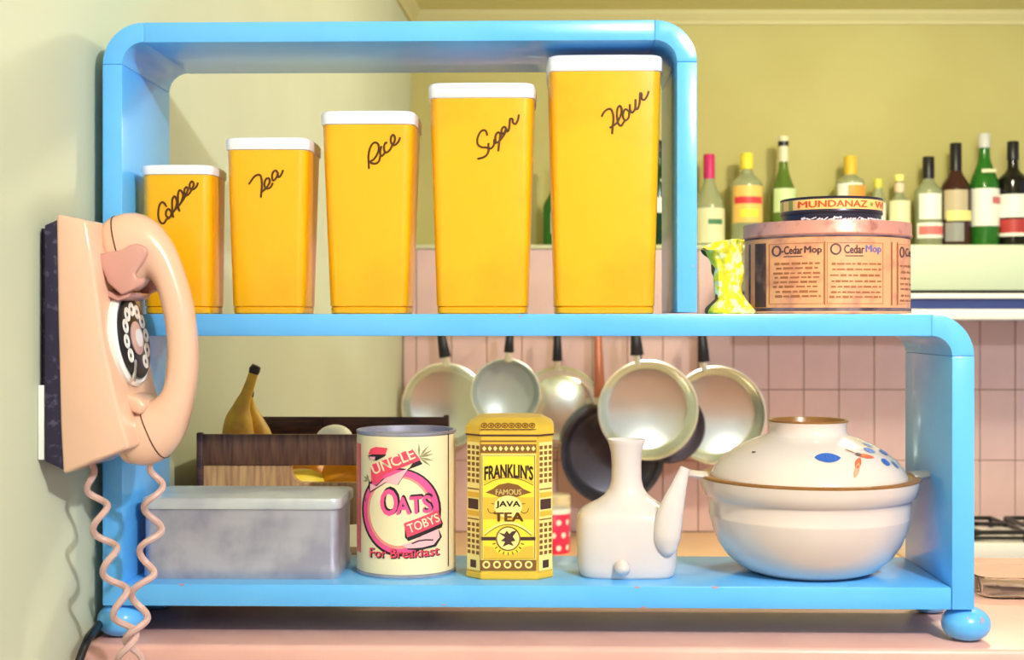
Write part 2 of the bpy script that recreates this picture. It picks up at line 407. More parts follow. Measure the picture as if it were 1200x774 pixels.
# ------------------------------------------------------------------ canisters
LET = {
 'coffee': (11.06, 175, 200, [[(225,470),(205,430),(175,410),(145,430),(125,490),(118,570),(130,640),(165,685),(200,675),(225,630)],
   [(225,630),(265,610),(290,560),(275,515),(245,500),(220,540),(225,590),(265,610),(300,560),(340,500),(360,420),(350,355),(325,335),(305,370),(300,450),(305,540),(315,610)],
   [(300,550),(340,505),(400,440),(440,340),(430,280),(400,255),(380,290),(375,380),(378,460),(395,530)],
   [(400,440),(450,370),(490,290),(505,240),(485,215),(462,240),(460,290),(480,325),(520,300),(560,230),(580,180),(565,145),(540,150),(525,200),(540,240),(580,240),(615,205),(632,155)]]),
 'tea': (12.9, 285, 185, [[(85,400),(120,350),(165,290),(215,260),(260,265),(280,320),(285,400),(280,480),(268,600)],
   [(275,520),(340,465),(390,400),(405,340),(385,310),(350,320),(325,380),(330,440),(370,465),(420,440),(450,380)],
   [(530,240),(500,195),(465,205),(440,260),(445,330),(470,340),(510,290),(528,235),(530,290),(560,280),(590,230),(605,185)]]),
 'rice': (12.9, 420, 145, [[(160,680),(155,580),(155,480),(175,380),(215,305),(265,285),(305,320),(310,390),(280,470),(230,540),(175,575),(215,600),(270,600),(315,560),(330,490)],
   [(352,340),(332,410),(335,470),(360,485),(400,440)], [(440,290),(410,290),(390,340),(395,410),(430,435),(480,390),(510,330),(545,270),(555,210),(530,170),(500,190),(490,250),(510,315),(555,320),(605,270),(630,205)]]),
 'sugar': (10.32, 545, 125, [[(268,350),(255,300),(220,285),(180,315),(150,390),(155,455),(200,490),(260,495),(285,520),(265,580),(215,615),(150,630)],
   [(285,440),(285,490),(315,505),(350,460),(355,390),(352,445),(380,430)], [(430,330),(400,310),(370,350),(370,420),(400,430),(430,380),(432,330),(415,430),(402,540)],
   [(405,430),(470,345),(495,275),(480,245),(455,255),(440,290),(450,325),(475,315),(500,265),(505,300),(530,280),(540,200),(545,150),(575,150),(580,190),(610,210),(640,160),(652,95)]]),
 'flour': (10.32, 695, 95, [[(105,430),(130,380),(170,345),(215,340),(240,390),(248,460),(240,540),(232,640)],
   [(200,565),(260,530),(300,490),(340,400),(345,330),(320,300),(295,340),(290,420),(305,510),(340,540),(370,500),(390,475)],
   [(440,370),(400,340),(370,370),(365,440),(395,475),(430,440),(442,375),(460,385)], [(445,280),(450,350),(475,380),(510,330),(515,220),(515,320),(540,335),(565,260),(570,150),(590,160),(590,210),(620,225),(655,180),(675,120)]]),
}
#         word      lid l, r, top, lidbot  base l, r    front depth
CAN = [('coffee', 165, 247, 192, 204, 168.5, 245, .020), ('tea', 264, 360.5, 160, 175, 270, 353, .020), ('rice', 376, 484.5, 129, 145.5, 383, 472.5, .020),
       ('sugar', 502.5, 625.5, 96.5, 115, 511.5, 617, .018), ('flour', 643, 776, 64.5, 84, 650, 766, .014)]
CLAB = {'coffee': 'smallest amber canister with white lid and script reading Coffee, behind the telephone', 'tea': 'second smallest amber canister with white lid and script reading Tea',
        'rice': 'middle amber canister of the row with white lid and script reading Rice', 'sugar': 'second tallest amber canister with white lid and script reading Sugar',
        'flour': 'tallest amber canister with white lid and script reading Flour'}
for wd, l, r, yt, yl, bl, br, d in CAN:
    x0, x1 = lx(l, d), lx(r, d); hx = (x1-x0)/2; c0 = (x0+x1)/2
    bx0, bx1 = lx(bl, d), lx(br, d); hb = (bx1-bx0)/2
    top = SH.loc(600, yt, d)[1]; lb = SH.loc(600, yl, d)[1]; H = top-zmt; HL = lb-zmt
    hy = min(hx, .064); k_ = hy/hx
    t = thing('canister', CLAB[wd], 'canister', SH.world(c0, d+hy, zmt), SH.rot, 'graded amber kitchen canisters')
    bow = .0022
    def o2(h, e=0.0): return rrect(h+e, h*k_+e, .009*h/hx, bow)
    ht = hx-.0012
    rings = []
    foot = .0075
    for z, h in ((.0, hb-.0022), (.0012, hb-.001), (foot-.001, hb-.0006), (foot, hb-.0018), (foot+.001, hb)):
        rings.append(ring(o2(h), z))
    for i in range(1, 7):
        q = i/6; rings.append(ring(o2(hb+(ht-hb)*q), foot+.001+(HL+.004-foot-.001)*q))
    part('body', loft(NB(), rings), M['orange'], t)
    e = [(.0, .0), (.0006, -.0006), (.0006, .7), (-.0002, .9), (-.003, .985), (-.010, 1.02)]
    rl = []
    for off, q in ((-.0012, 0), (.0, .06), (.0004, .75), (-.0006, .92), (-.003, 1.0), (-.02, 1.03)):
        rl.append(ring(o2(hx, off), HL+(H-HL)*q))
    part('lid', loft(NB(), rl), M['lid'], t, ang=50)
    s, ox, oy, strokes = LET[wd]
    b = NB()
    def fy(x, z):
        q = min(max((z-foot)/(HL-foot), 0), 1); h = hb+(ht-hb)*q
        return -(h*k_)*(1+bow*(1-min(1, (x/h)**2))/(h*k_))
    for st in strokes:
        P = []
        for (zx, zy) in st:
            X, Z = SH.loc(ox+zx/s, oy+zy/s, d); X -= c0; Z -= zmt
            P.append((X, fy(X, Z)-.0004, Z))
        tube(b, crom(P, 5), .00105, 7)
    part('lettering', b, M['letter'], t, label='dark raised script lettering')

# ------------------------------------------------------------------ wall telephone
YN = 1.237
PH = Frame(wall_x(YN), YN, WA)
PWD = .119
pt = thing('wall_telephone', 'apricot rotary dial telephone mounted on the left wall', 'telephone', (PH.ox, PH.oy, 1.35), WA)
def pl(px, py, d=0):
    x, z = PH.loc(px, py, d); return (x, z-1.35)
prof = [pl(*p) for p in ((65, 250.5), (101, 258), (108, 300), (114, 345), (121, 400), (132, 452), (144, 498), (151.5, 526), (112, 541), (73, 557), (70, 500), (67, 380))]
b = prism(NB(), prof, 0, PWD, .0035)
part('body', b, M['phone'], pt, ang=50)
# mounting plate between body and wall
b = NB(); box(b, .0005, .009, .014, PWD-.012, pl(45, 268)[1], pl(45, 536)[1], .001)
part('mounting_plate', b, M['plate'], pt)
b = NB(); bp = [(.008, pl(45, 264)[1]), (pl(67, 254)[0]+.003, pl(63, 253)[1]-.002), (pl(74, 550)[0]+.002, pl(73, 553)[1]), (.008, pl(45, 541)[1])]
prism(b, bp, .002, PWD-.002, .001)
part('back_shell', b, M['plate'], pt, label='black speckled back shell')
b = NB(); box(b, .0005, .007, .004, .0135, pl(45, 540)[1], pl(45, 452)[1], .001)
part('wall_bracket', b, M['white'], pt)
# dial on the sloping front
A0, A1 = pl(110.5, 345), pl(127, 455)
fx = A1[0]-A0[0]; fz = A1[1]-A0[1]; ln = math.hypot(fx, fz)
dnx = Vector((-fz/ln, 0, fx/ln)); 
if dnx.x < 0: dnx = -dnx
# front surface point at the dial's height
def front_pt(py):
    ys = [(258, 101), (300, 108), (345, 114), (400, 121), (452, 132), (498, 144), (526, 151.5)]
    for (ya, xa), (yb, xb) in zip(ys, ys[1:]):
        if ya <= py <= yb: return pl(xa+(xb-xa)*(py-ya)/(yb-ya), py)
DC = front_pt(402); dc = Vector((DC[0]+.001, PWD/2+.001, DC[1]+.002))
zax = dnx; yax = Vector((0, 1, 0)); xax = yax.cross(zax)
DM = Matrix((xax, yax, zax)).transposed().to_4x4(); DM.translation = dc
def onface(t): 
    b = NB(); merge(b, t, DM); return b
DR = .0465
dial = part('dial', onface(lathe(NB(), [(0, -.004), (DR, -.004), (DR, .004), (DR-.003, .0065), (DR-.007, .005), (0, .005)], 48)), M['white'], pt, label='white dial ring')
t = NB(); lathe(t, [(.0, .0055), (.039, .0055), (.039, .0085), (.038, .0092), (0, .0092)], 48)
part('finger_wheel', onface(t), M['black'], dial)
for i in range(10):
    a = math.radians(35+30*i); t = NB()
    lathe(t, [(0, .0094), (.0060, .0094), (.0062, .0099), (.0070, .0099), (.0072, .0088)], 16, (.0285*math.cos(a), .0285*math.sin(a), 0))
    part('finger_hole', onface(t), M['white'], dial)
for i in range(10):
    a = math.radians(35+30*i); t = NB()
    lathe(t, [(.0, .0094), (.0024, .0095), (.0, .0100)], 6, (.0285*math.cos(a), .0285*math.sin(a), 0))
    part('dial_number', onface(t), M['ink'], dial)
t = NB(); lathe(t, [(0, .009), (.016, .009), (.0165, .0105), (.013, .012), (0, .012)], 32); part('centre_disc', onface(t), M['cord'], dial)
t = NB(); lathe(t, [(0, .0119), (.009, .0119), (.009, .0125), (0, .0125)], 24); part('number_card', onface(t), M['white'], dial)
t = NB(); a = math.radians(-10); box(t, .026, .05, -.002, .002, .0095, .0115, .0006)
merge2 = NB(); merge(merge2, t, Matrix.Rotation(math.radians(-35), 4, 'Z')); part('finger_stop', onface(merge2), M['chrome'], dial)
# handset
HY = .058
pairs = [((119, 264), (142, 342), .026), ((122, 258), (147, 344), .0275), ((131, 252.5), (155, 342), .0275), ((145, 248.5), (163, 336), .0265), ((161, 250), (169.5, 328), .024), ((180, 261), (175, 329), .021),
         ((198, 286), (181.5, 341), .0185), ((211.5, 320), (187.5, 361), .0175), ((221, 355), (191.5, 385), .017), ((226, 390), (193, 406), .017), ((227.5, 425), (192, 432), .0175), ((223.5, 462), (188.5, 455), .0185),
         ((217, 492), (181, 465.5), .0205), ((207, 519), (173, 470), .0225), ((191, 538), (163, 473), .025), ((172, 546.5), (152, 477), .0265), ((158, 546.5), (144, 480), .0265), ((153, 544), (141, 484), .0245)]
rings = []
for (o_, i_, hw) in pairs:
    a = pl(o_[0], o_[1], HY-.012); c = pl(i_[0], i_[1], HY-.012)
    m_ = ((a[0]+c[0])/2, (a[1]+c[1])/2); h = ((a[0]-c[0])/2, (a[1]-c[1])/2); rr = []
    for k in range(24):
        an = 2*PI*k/24; u = math.copysign(abs(math.cos(an))**.8, math.cos(an)); v = math.copysign(abs(math.sin(an))**.8, math.sin(an))
        rr.append((m_[0]+h[0]*u, HY+hw*v, m_[1]+h[1]*u))
    rings.append(rr)
# smooth the spine
def resample(rings, k=3):
    out = []
    n = len(rings[0]); cols = [crom([r[i] for r in rings], k) for i in range(n)]
    for j in range(len(cols[0])): out.append([tuple(cols[i][j]) for i in range(n)])
    return out
hs = part('handset', loft(NB(), resample(rings)), M['phone'], pt, ang=70, label='apricot handset hanging in its cradle')
def capring(idx, grow, y0, name):
    o_, i_, hw = pairs[idx]; a = pl(o_[0], o_[1], HY-.012); c = pl(i_[0], i_[1], HY-.012)
    m_ = Vector(((a[0]+c[0])/2, HY, (a[1]+c[1])/2)); h = Vector(((a[0]-c[0])/2, 0, (a[1]-c[1])/2))
    nn = Vector((-h.z, 0, h.x)).normalized()
    if nn.x > 0: nn = -nn
    rs = []
    for q, s in ((-.001, 1.02), (.004, 1.03), (.006, .97), (.007, .5)):
        rs.append([tuple(m_+nn*q+h*(math.cos(2*PI*k/28)*s)+Vector((0, hw*s*math.sin(2*PI*k/28), 0))) for k in range(28)])
    return part(name, loft(NB(), rs), M['phone'], hs)
capring(0, 1, 0, 'earpiece_cap'); capring(-1, 1, 0, 'mouthpiece_cap')
def seam(idx):
    o_, i_, hw = pairs[idx]; a = pl(o_[0], o_[1], HY-.012); c = pl(i_[0], i_[1], HY-.012); P = []
    for k in range(33):
        an = 2*PI*k/32; u = math.copysign(abs(math.cos(an))**.8, math.cos(an)); v = math.copysign(abs(math.sin(an))**.8, math.sin(an))
        P.append(((a[0]+c[0])/2+(a[0]-c[0])/2*u*1.004, HY+hw*v*1.006, (a[1]+c[1])/2+(a[1]-c[1])/2*u*1.004))
    part('seam', tube(NB(), P, .0006, 6, False), M['letter'], hs)
seam(2); seam(14)
# cradle plates hugging the earpiece, joined below it
cpx = ((113, 299), (121, 297), (143, 293), (153, 287), (162, 286), (171, 290), (173, 297), (168, 308), (158, 321), (161, 327), (170, 326), (167, 335), (152, 342), (143, 346), (127, 332))
cr = part('cradle', prism(NB(), [pl(*p, .024) for p in cpx], .0215, .029, .002), M['phone2'], pt, ang=50, label='rose plastic cradle around the earpiece')
part('cradle_arm', prism(NB(), [pl(*p, .024) for p in cpx], .087, .0945, .002), M['phone2'], cr, ang=50)
part('cradle_bar', prism(NB(), [pl(*p, .04) for p in ((127, 338), (143, 347), (158, 343), (156, 349), (143, 353), (124, 345))], .028, .088, .001), M['phone2'], cr, ang=50)
b = NB(); cp = [pl(*p) for p in ((128, 462), (150, 470), (158, 478), (152, 490), (140, 486))]
prism(b, cp, .03, .086, .003); part('lower_rest', b, M['phone'], pt, ang=50)
# coiled cord of the handset: hangs from the mouthpiece and back up to the body
def coil(path, r, turns, wire, phase=0.0, n=22, straight=3):
    P = crom(path, 12); L = [0]
    for a, c in zip(P, P[1:]): L.append(L[-1]+(c-a).length)
    tot = L[-1]; out = []; N = int(turns*n); j = 0
    for i in range(N+1):
        s = tot*i/N
        while j < len(L)-2 and L[j+1] < s: j += 1
        q = (s-L[j])/max(1e-9, L[j+1]-L[j]); p = P[j].lerp(P[j+1], q); t = (P[j+1]-P[j]).normalized()
        e1 = Vector((0, 1, 0)); e1 = (e1-t*e1.dot(t)).normalized(); e2 = t.cross(e1)
        ramp = min(1, i/(n*.6)); a = phase+2*PI*turns*i/N
        out.append(p+(e1*math.cos(a)+e2*math.sin(a))*r*ramp)
    return tube(NB(), out, wire, 8)
def pp(px, py, d): x, z = pl(px, py, d); return (x, d, z)
wire = .0033
part('cord', coil([pp(108, 545, .045), pp(114, 590, .040), pp(126, 645, .032), (pp(138, 695, .024)), pp(147, 735, .018), pp(150, 775, .014), pp(152, 840, .012)], .0088, 5.8, wire, 1.2), M['cord'], pt, label='coiled mauve cord')
part('cord', coil([pp(178, 538, .058), pp(180, 575, .058), pp(178, 625, .052), pp(170, 670, .04), pp(163, 715, .028), pp(157, 765, .02), pp(152, 840, .012)], .0088, 5.8, wire, 3.6), M['cord'], pt, label='coiled mauve cord')
# black cable by the counter's end
b = NB()
cab = [(-.428, 1.40, 1.185), (-.424, 1.362, 1.186), (-.4215, 1.325, 1.183), (-.4245, 1.31, 1.168), (-.428, 1.298, 1.150), (-.431, 1.29, 1.12), (-.432, 1.286, 1.05), (-.432, 1.286, .02)]
tube(b, crom(cab, 6), .0042, 10)
tag(part('power_cable', b, M['black']), 'black power cable running down beside the left ball foot', 'cable')

# ------------------------------------------------------------------ bottom shelf: metal box
def sthing(name, label, cat, px, d, z, group=None):
    x = lx(px, d); return thing(name, label, cat, SH.world(x, d, z), SH.rot, group), x
d0 = .028
t, x0 = sthing('metal_box', 'dull galvanised metal box with a lift-off lid behind the phone cord', 'box', 281.5, d0, zbt)
hw = (lx(397, d0)-lx(166, d0))/2; dep = .100; zl = lz(598, d0)-zbt; ztp = lz(585, d0)-zbt
o_ = rrect(hw, dep/2, .009)
part('body', loft(NB(), [ring(o_, 0, .985, 0, dep/2), ring(o_, .003, .997, 0, dep/2), ring(o_, .012, .997, 0, dep/2), ring(o_, .014, .985, 0, dep/2), ring(o_, zl+.003, .985, 0, dep/2)]), M['tin'], t)
o_ = rrect(hw+.002, dep/2+.002, .011)
part('lid', loft(NB(), [ring(o_, zl, .995, 0, dep/2), ring(o_, zl+.001, 1, 0, dep/2), ring(o_, ztp-.003, 1, 0, dep/2), ring(o_, ztp-.0008, .992, 0, dep/2), ring(o_, ztp, .975, 0, dep/2)]), M['tinlid'], t)

# ------------------------------------------------------------------ oats tin
d0 = .030
R = (lx(528.5, d0+.05)-lx(411.5, d0+.05))/2*.997
t, x0 = sthing('oats_tin', 'cream oats tin with pink lettering between metal box and tea tin', 'tin', 470, d0, zbt)
t.location = SH.world(x0, d0+R, zbt); yc = 0
ztop = lz(508, d0)-zbt
part('body', lathe(NB(), [(0, 0), (R-.001, 0), (R, .0012), (R, .003), (R-.0012, .004), (R-.0012, ztop-.004), (R, ztop-.003), (R, ztop-.0005), (R-.001, ztop), (R-.003, ztop-.0005), (R-.0035, ztop-.006), (0, ztop-.006)], 72), M['tin'], t, label='bare metal can with rolled rims')
part('paper_label', lathe(NB(), [(R-.0012, .0045), (R-.0006, .0045), (R-.0006, ztop-.0045), (R-.0012, ztop-.0045)], 72), M['cream'], t)
def oats_map(eps):
    def f(x, z):
        q = max(-.999, min(.999, x/R)); a = math.asin(q); r = R-.0006+eps
        return (r*math.sin(a), -r*math.cos(a), z)
    return f
def mk(d, cx0, cz0):
    def c(px, py): X, Z = SH.loc(px, py, d); return (X-cx0, Z-cz0)
    return c
oc = mk(d0, x0, zbt); s_ = 1.39/F
def oz(zx, zy): return oc(410+zx/8.144, 495+zy/8.144)      # upper crop
def oz2(zx, zy): return oc(410+zx/7.744, 585+zy/7.744)     # lower crop
lay_n = [0]
def op(name, m, build, eps, label=None):
    b = NB(); build(b); return printed(name, lay(b, oats_map(eps), .005), m, t, label)
op('label_ring', M['ink'], lambda b: p2d_poly(b, ell(*oc(468, 601), 48*s_, 52*s_, 40, .0)), .0002)
op('label_ring', M['pink'], lambda b: p2d_poly(b, ell(*oc(468, 600.5), 45.5*s_, 49.5*s_, 40)), .0003)
op('label_ring', M['salmon'], lambda b: p2d_poly(b, ell(*oc(467, 601), 39*s_, 43*s_, 40)), .0004)
op('label_disc', M['cream'], lambda b: p2d_poly(b, ell(*oc(467, 600.5), 36*s_, 40*s_, 40)), .0005)
op('label_ribbon', M['ink'], lambda b: p2d_poly(b, [oz(*p) for p in ((165, 560), (190, 615), (250, 605), (310, 545), (690, 405), (640, 330), (460, 600), (345, 580), (180, 690), (160, 640))]), .0006)
op('label_ribbon', M['palepink'], lambda b: p2d_poly(b, [oz(*p) for p in ((180, 600), (250, 620), (330, 540), (560, 440), (450, 605), (340, 575), (180, 675))]), .0008)
op('label_banner', M['red'], lambda b: p2d_poly(b, [oz(*p) for p in ((190, 420), (590, 252), (670, 365), (330, 500), (260, 590), (195, 580))]), .0010)
op('label_hat', M['red'], lambda b: p2d_poly(b, [oz(*p) for p in ((160, 320), (185, 265), (240, 243), (360, 250), (335, 315))]), .0007)
op('label_hat', M['ink'], lambda b: p2d_poly(b, [oz(*p) for p in ((155, 335), (200, 318), (345, 310), (330, 330), (245, 375), (180, 370))]), .0008)
op('label_hat', M['palepink'], lambda b: p2d_poly(b, [oz(*p) for p in ((168, 342), (235, 338), (230, 368), (190, 372))]), .0009)
def txt(b, s, a, c, h, **k): p2d_text(b, s, a[0], a[1], c[0], c[1], h*s_, **k)
op('lettering', M['cream'], lambda b: txt(b, 'UNCLE', oz(225, 510), oz(625, 345), 12.5, bold=.015), .0013)
op('lettering', M['ink'], lambda b: txt(b, 'O', oc(447.5, 603), oc(467.5, 603), 31, bold=.05), .0007)
op('lettering', M['pink'], lambda b: txt(b, 'O', oc(446, 604.5), oc(465.5, 604.5), 30, bold=.035), .0010)
op('lettering', M['ink'], lambda b: txt(b, 'ATS', oc(466, 602.5), oc(506, 601), 21, bold=.05), .0008)
op('lettering', M['pink'], lambda b: txt(b, 'ATS', oc(465, 603.5), oc(504.5, 602), 20, bold=.035), .0011)
op('label_banner', M['ink'], lambda b: p2d_poly(b, [oz2(*p) for p in ((500, 230), (790, 130), (830, 250), (820, 285), (530, 385), (500, 350))]), .0009)
op('label_banner', M['red'], lambda b: p2d_poly(b, [oz2(*p) for p in ((490, 222), (790, 118), (815, 245), (520, 350))]), .0012)
op('lettering', M['cream'], lambda b: txt(b, 'TOBYS', oz2(540, 312), oz2(805, 222), 10.5, bold=.015), .0014)
op('label_hat', M['ink'], lambda b: p2d_poly(b, [oz2(*p) for p in ((540, 400), (680, 355), (790, 285), (820, 370), (770, 450), (640, 470), (520, 460))]), .0012)
op('label_hat', M['palepink'], lambda b: p2d_poly(b, [oz2(*p) for p in ((470, 420), (560, 395), (650, 340), (790, 290), (800, 370), (750, 430), (650, 448), (520, 450))]), .0014)
op('label_hat', M['ink'], lambda b: p2d_stroke(b, [oz2(*p) for p in ((560, 408), (620, 385), (680, 380), (745, 388))], 1.6*s_), .0016)
op('lettering', M['ink'], lambda b: txt(b, 'For Breakfast', oc(433, 656), oc(514, 654.5), 11.5, bold=.03), .0006)
op('lettering', M['red'], lambda b: txt(b, 'For Breakfast', oc(432, 655), oc(513, 653.5), 10.5, bold=.012), .0008)
def sprig(b, c, dirs, L):
    for a in dirs:
        e = (c[0]+math.cos(a)*L*s_, c[1]+math.sin(a)*L*s_); n = (-math.sin(a)*1.3*s_, math.cos(a)*1.3*s_)
        m_ = ((c[0]+e[0])/2, (c[1]+e[1])/2)
        p2d_poly(b, [c, (m_[0]+n[0], m_[1]+n[1]), e, (m_[0]-n[0], m_[1]-n[1])])
op('label_leaves', M['leaf'], lambda b: (sprig(b, oz(660, 340), (1.6, .9, .5, .2, -.3, -.7), 17), sprig(b, oz2(270, 335), (2.9, 3.6, 4.2, 4.9, 1.3), 13), sprig(b, oz(160, 570), (1.9, 2.6, 3.4), 8)), .0003)
op('label_side_panel', M['red'], lambda b: p2d_poly(b, [oc(412.6, 523), (oc(418.5, 523)), oc(418.5, 653), oc(412.6, 653)]), .0003)
op('label_seam', M['ink'], lambda b: p2d_stroke(b, [oc(523.5, 507), oc(523.5, 670)], 1.0*s_), .0003)

# ------------------------------------------------------------------ tea tin
d0 = .030
xL, xR = lx(546.5, d0+.014), lx(648, d0+.014); HX = (xR-xL)/2; xc = (xL+xR)/2
fL, fR = lx(562.5, d0)-xc, lx(628, d0)-xc; fh = (fR-fL)/2*1.02; ch = HX-fh
t = thing('tea_tin', 'mustard yellow eight-sided tea tin between oats tin and jug', 'tin', SH.world(xc, d0+HX, zbt), SH.rot)
def octo(h, c): return [(-h+c, -h), (h-c, -h), (h, -h+c), (h, h-c), (h-c, h), (-h+c, h), (-h, h-c), (-h, -h+c)]
ztl = lz(511, d0)-zbt; ztt = lz(489, d0+.02)-zbt
part('body', loft(NB(), [ring(octo(HX-.001, ch), 0), ring(octo(HX, ch), .0015), ring(octo(HX, ch), .006), ring(octo(HX-.0006, ch), .0065), ring(octo(HX-.0006, ch), ztl)]), M['gold'], t, ang=20)
part('lid', loft(NB(), [ring(octo(HX+.0004, ch), ztl+.0006), ring(octo(HX+.001, ch), ztl+.002), ring(octo(HX+.0008, ch), ztl+.009), ring(octo(HX-.002, ch), ztl+.0125), ring(octo(HX-.009, ch*.9), ztt-.002), ring(octo(HX-.012, ch*.9), ztt)]), M['gold'], t, ang=20)
part('lid_gap', loft(NB(), [ring(octo(HX+.0002, ch), ztl-.0006), ring(octo(HX+.0007, ch), ztl-.0003), ring(octo(HX+.0007, ch), ztl+.0012), ring(octo(HX+.0002, ch), ztl+.0015)]), M['dkbrown'], t, ang=20)
tc_ = mk(d0, xc, zbt)
def tp(name, m, build, eps): 
    b = NB(); build(b); return printed(name, lay(b, lambda x, z: (x, -HX-eps, z), 0), m, t)
def rect(b, x0, y0, x1, y1): p2d_poly(b, [tc_(x0, y0), tc_(x1, y0), tc_(x1, y1), tc_(x0, y1)])
tp('label_border', M['brown'], lambda b: rect(b, 563, 521, 628.5, 531), .0002)
tp('label_border', M['palegold'], lambda b: [p2d_poly(b, ell(*tc_(567.5+i*6.4, 526), 2.6*s_, 3*s_, 4)) for i in range(10)], .0004)
tp('label_border', M['brown'], lambda b: [p2d_poly(b, ell(*tc_(571+i*6.4, 526), 1.2*s_, 1.6*s_, 6)) for i in range(9)], .0006)
tp('label_panel', M['palegold'], lambda b: rect(b, 563.5, 532.5, 628, 660), .0002)
tp('label_panel', M['yellow'], lambda b: rect(b, 566, 535, 625.5, 656), .0004)
tp('lettering', M['dkbrown'], lambda b: txt(b, "FRANKLIN'S", tc_(568, 563), tc_(624.5, 563), 16, bold=.045, arch=3*s_), .0007)
tp('label_arch', M['gold'], lambda b: p2d_stroke(b, [tc_(567+i*5.8, 566-9*(1-((i-5)/5)**2)) for i in range(11)], 2.5*s_), .0006)
tp('label_badge', M['brown'], lambda b: p2d_poly(b, [tc_(*p) for p in ((569, 577.5), (578, 573), (584, 568.5), (595.5, 566), (607, 568.5), (613, 573), (623, 577.5), (613, 580), (606, 583), (596, 582), (585, 583), (578, 580))]), .0007)
tp('lettering', M['palegold'], lambda b: txt(b, 'FAMOUS', tc_(581, 580), tc_(611, 580), 6.3, bold=.02), .0009)
tp('label_arch', M['gold'], lambda b: rect(b, 566, 583, 625.5, 609), .0005)
tp('label_disc', M['palegold'], lambda b: p2d_poly(b, ell(*tc_(595.5, 594), 16.5*s_, 13*s_, 28)), .0008)
tp('lettering', M['ink'], lambda b: txt(b, 'JAVA', tc_(581.5, 596), tc_(609.5, 596), 8.5, bold=.03), .0010)
tp('lettering', M['brown'], lambda b: txt(b, 'TEA', tc_(579, 611), tc_(613, 611), 10, bold=.04), .0012)
for sx in (-1, 1):
    tp('label_scroll', M['brown'], lambda b: p2d_stroke(b, [tc_(595.5+sx*(19+5*math.cos(a*.7)), 596+6*math.sin(a*.7)) for a in range(8)], 1.0*s_), .0007)
tp('label_arch', M['palegold'], lambda b: p2d_stroke(b, [tc_(568+i*5.5, 626-13*(1-((i-5)/5)**2)) for i in range(11)], 2.2*s_), .0007)
tp('label_arch', M['brown'], lambda b: p2d_stroke(b, [tc_(568+i*5.5, 628-13*(1-((i-5)/5)**2)) for i in range(11)], .8*s_), .0009)
tp('label_bar', M['dkbrown'], lambda b: rect(b, 564, 629.5, 582, 633.5), .0009); tp('label_bar', M['dkbrown'], lambda b: rect(b, 609, 629.5, 627.5, 633.5), .0009)
tp('label_border', M['brown'], lambda b: p2d_stroke(b, [tc_(565, 534), tc_(626.5, 534), tc_(626.5, 655), tc_(565, 655)], .9*s_, True), .0008)
tp('label_arch', M['brown'], lambda b: p2d_stroke(b, [tc_(567+i*5.8, 569-9*(1-((i-5)/5)**2)) for i in range(11)], .8*s_), .0008)
for i in range(9):
    a = math.radians(200+17.5*i)
    tp('label_ray', M['brown'], lambda b: p2d_stroke(b, [(tc_(595.5, 631.5)[0]+math.cos(a)*q*s_, tc_(595.5, 631.5)[1]+math.sin(a)*q*s_) for q in (16, 19.5)], 1.3*s_), .0009)
tp('label_panel', M['gold'], lambda b: p2d_poly(b, [tc_(*p) for p in ((567, 655), (567, 640), (577, 641), (583, 648), (595.5, 651), (608, 648), (614, 641), (625, 640), (625, 655))]), .0006)
tp('emblem', M['brown'], lambda b: p2d_poly(b, ell(*tc_(595.5, 631.5), 14.5*s_, 14.5*s_, 30)), .0010)
tp('emblem', M['palegold'], lambda b: p2d_poly(b, ell(*tc_(595.5, 631.5), 13*s_, 13*s_, 30)), .0012)
tp('emblem', M['dkbrown'], lambda b: p2d_poly(b, [tc_(*p) for p in ((584, 624), (591, 626), (594, 622), (597, 626), (600, 623), (606, 622), (601, 629), (604, 634), (599, 635), (602, 640), (596, 638), (589, 641), (592, 635), (587, 634), (592, 630))]), .0014)
tp('label_border', M['brown'], lambda b: rect(b, 563, 656.5, 628.5, 669), .0006)
tp('label_border', M['palegold'], lambda b: [p2d_poly(b, ell(*tc_(570+i*12.4, 662), 4.6*s_, 4.6*s_, 14)) for i in range(5)], .0008)
tp('label_border', M['brown'], lambda b: [p2d_poly(b, ell(*tc_(570+i*12.4, 662), 2.6*s_, 2.6*s_, 10)) for i in range(5)], .0010)
tp('label_border', M['brown'], lambda b: (rect(b, 547+16, 516.5, 628.5, 518)), .0003)
# chamfer faces: lattice of dots, small badge
def chamfer(sgn):
    c0 = Vector((sgn*fh*1.0, -HX, 0)); c1 = Vector((sgn*HX, -HX+ch, 0)); u = (c1-c0); L = u.length; u.normalize(); n = Vector((sgn, -1, 0)).normalized()
    def f(eps): return lambda x, z: tuple(c0+u*x+n*eps+Vector((0, 0, z)))
    def r_(b, q0, q1, y0, y1):
        z0, z1 = tc_(600, y0)[1], tc_(600, y1)[1]; p2d_poly(b, [(q0*L, z0), (q1*L, z0), (q1*L, z1), (q0*L, z1)])
    b = NB(); r_(b, .06, .94, 519, 670); printed('label_border', lay(b, f(.0002), 0), M['palegold'], t)
    b = NB()
    for zone in ((523, 571), (614, 655)):
        y = zone[0]
        while y < zone[1]-4:
            for q in (.1, .4, .7): r_(b, q, q+.2, y, y+4.2)
            y += 6.6
    r_(b, .1, .9, 573.5, 575); r_(b, .1, .9, 609, 610.5)
    printed('label_lattice', lay(b, f(.0004), 0), M['brown'], t)
    for q0, q1, ya, yb in ((.15, .85, 586, 598), (.3, .7, 658, 667)):
        b = NB(); r_(b, q0, q1, ya, yb); printed('label_badge', lay(b, f(.0005), 0), M['dkbrown'], t)
    for q0, q1, ya, yb in ((.1, .9, 578, 584), (.1, .9, 600, 606)):
        b = NB(); r_(b, q0, q1, ya, yb); printed('label_badge', lay(b, f(.0005), 0), M['gold'], t)
chamfer(-1); chamfer(1)
b = NB()
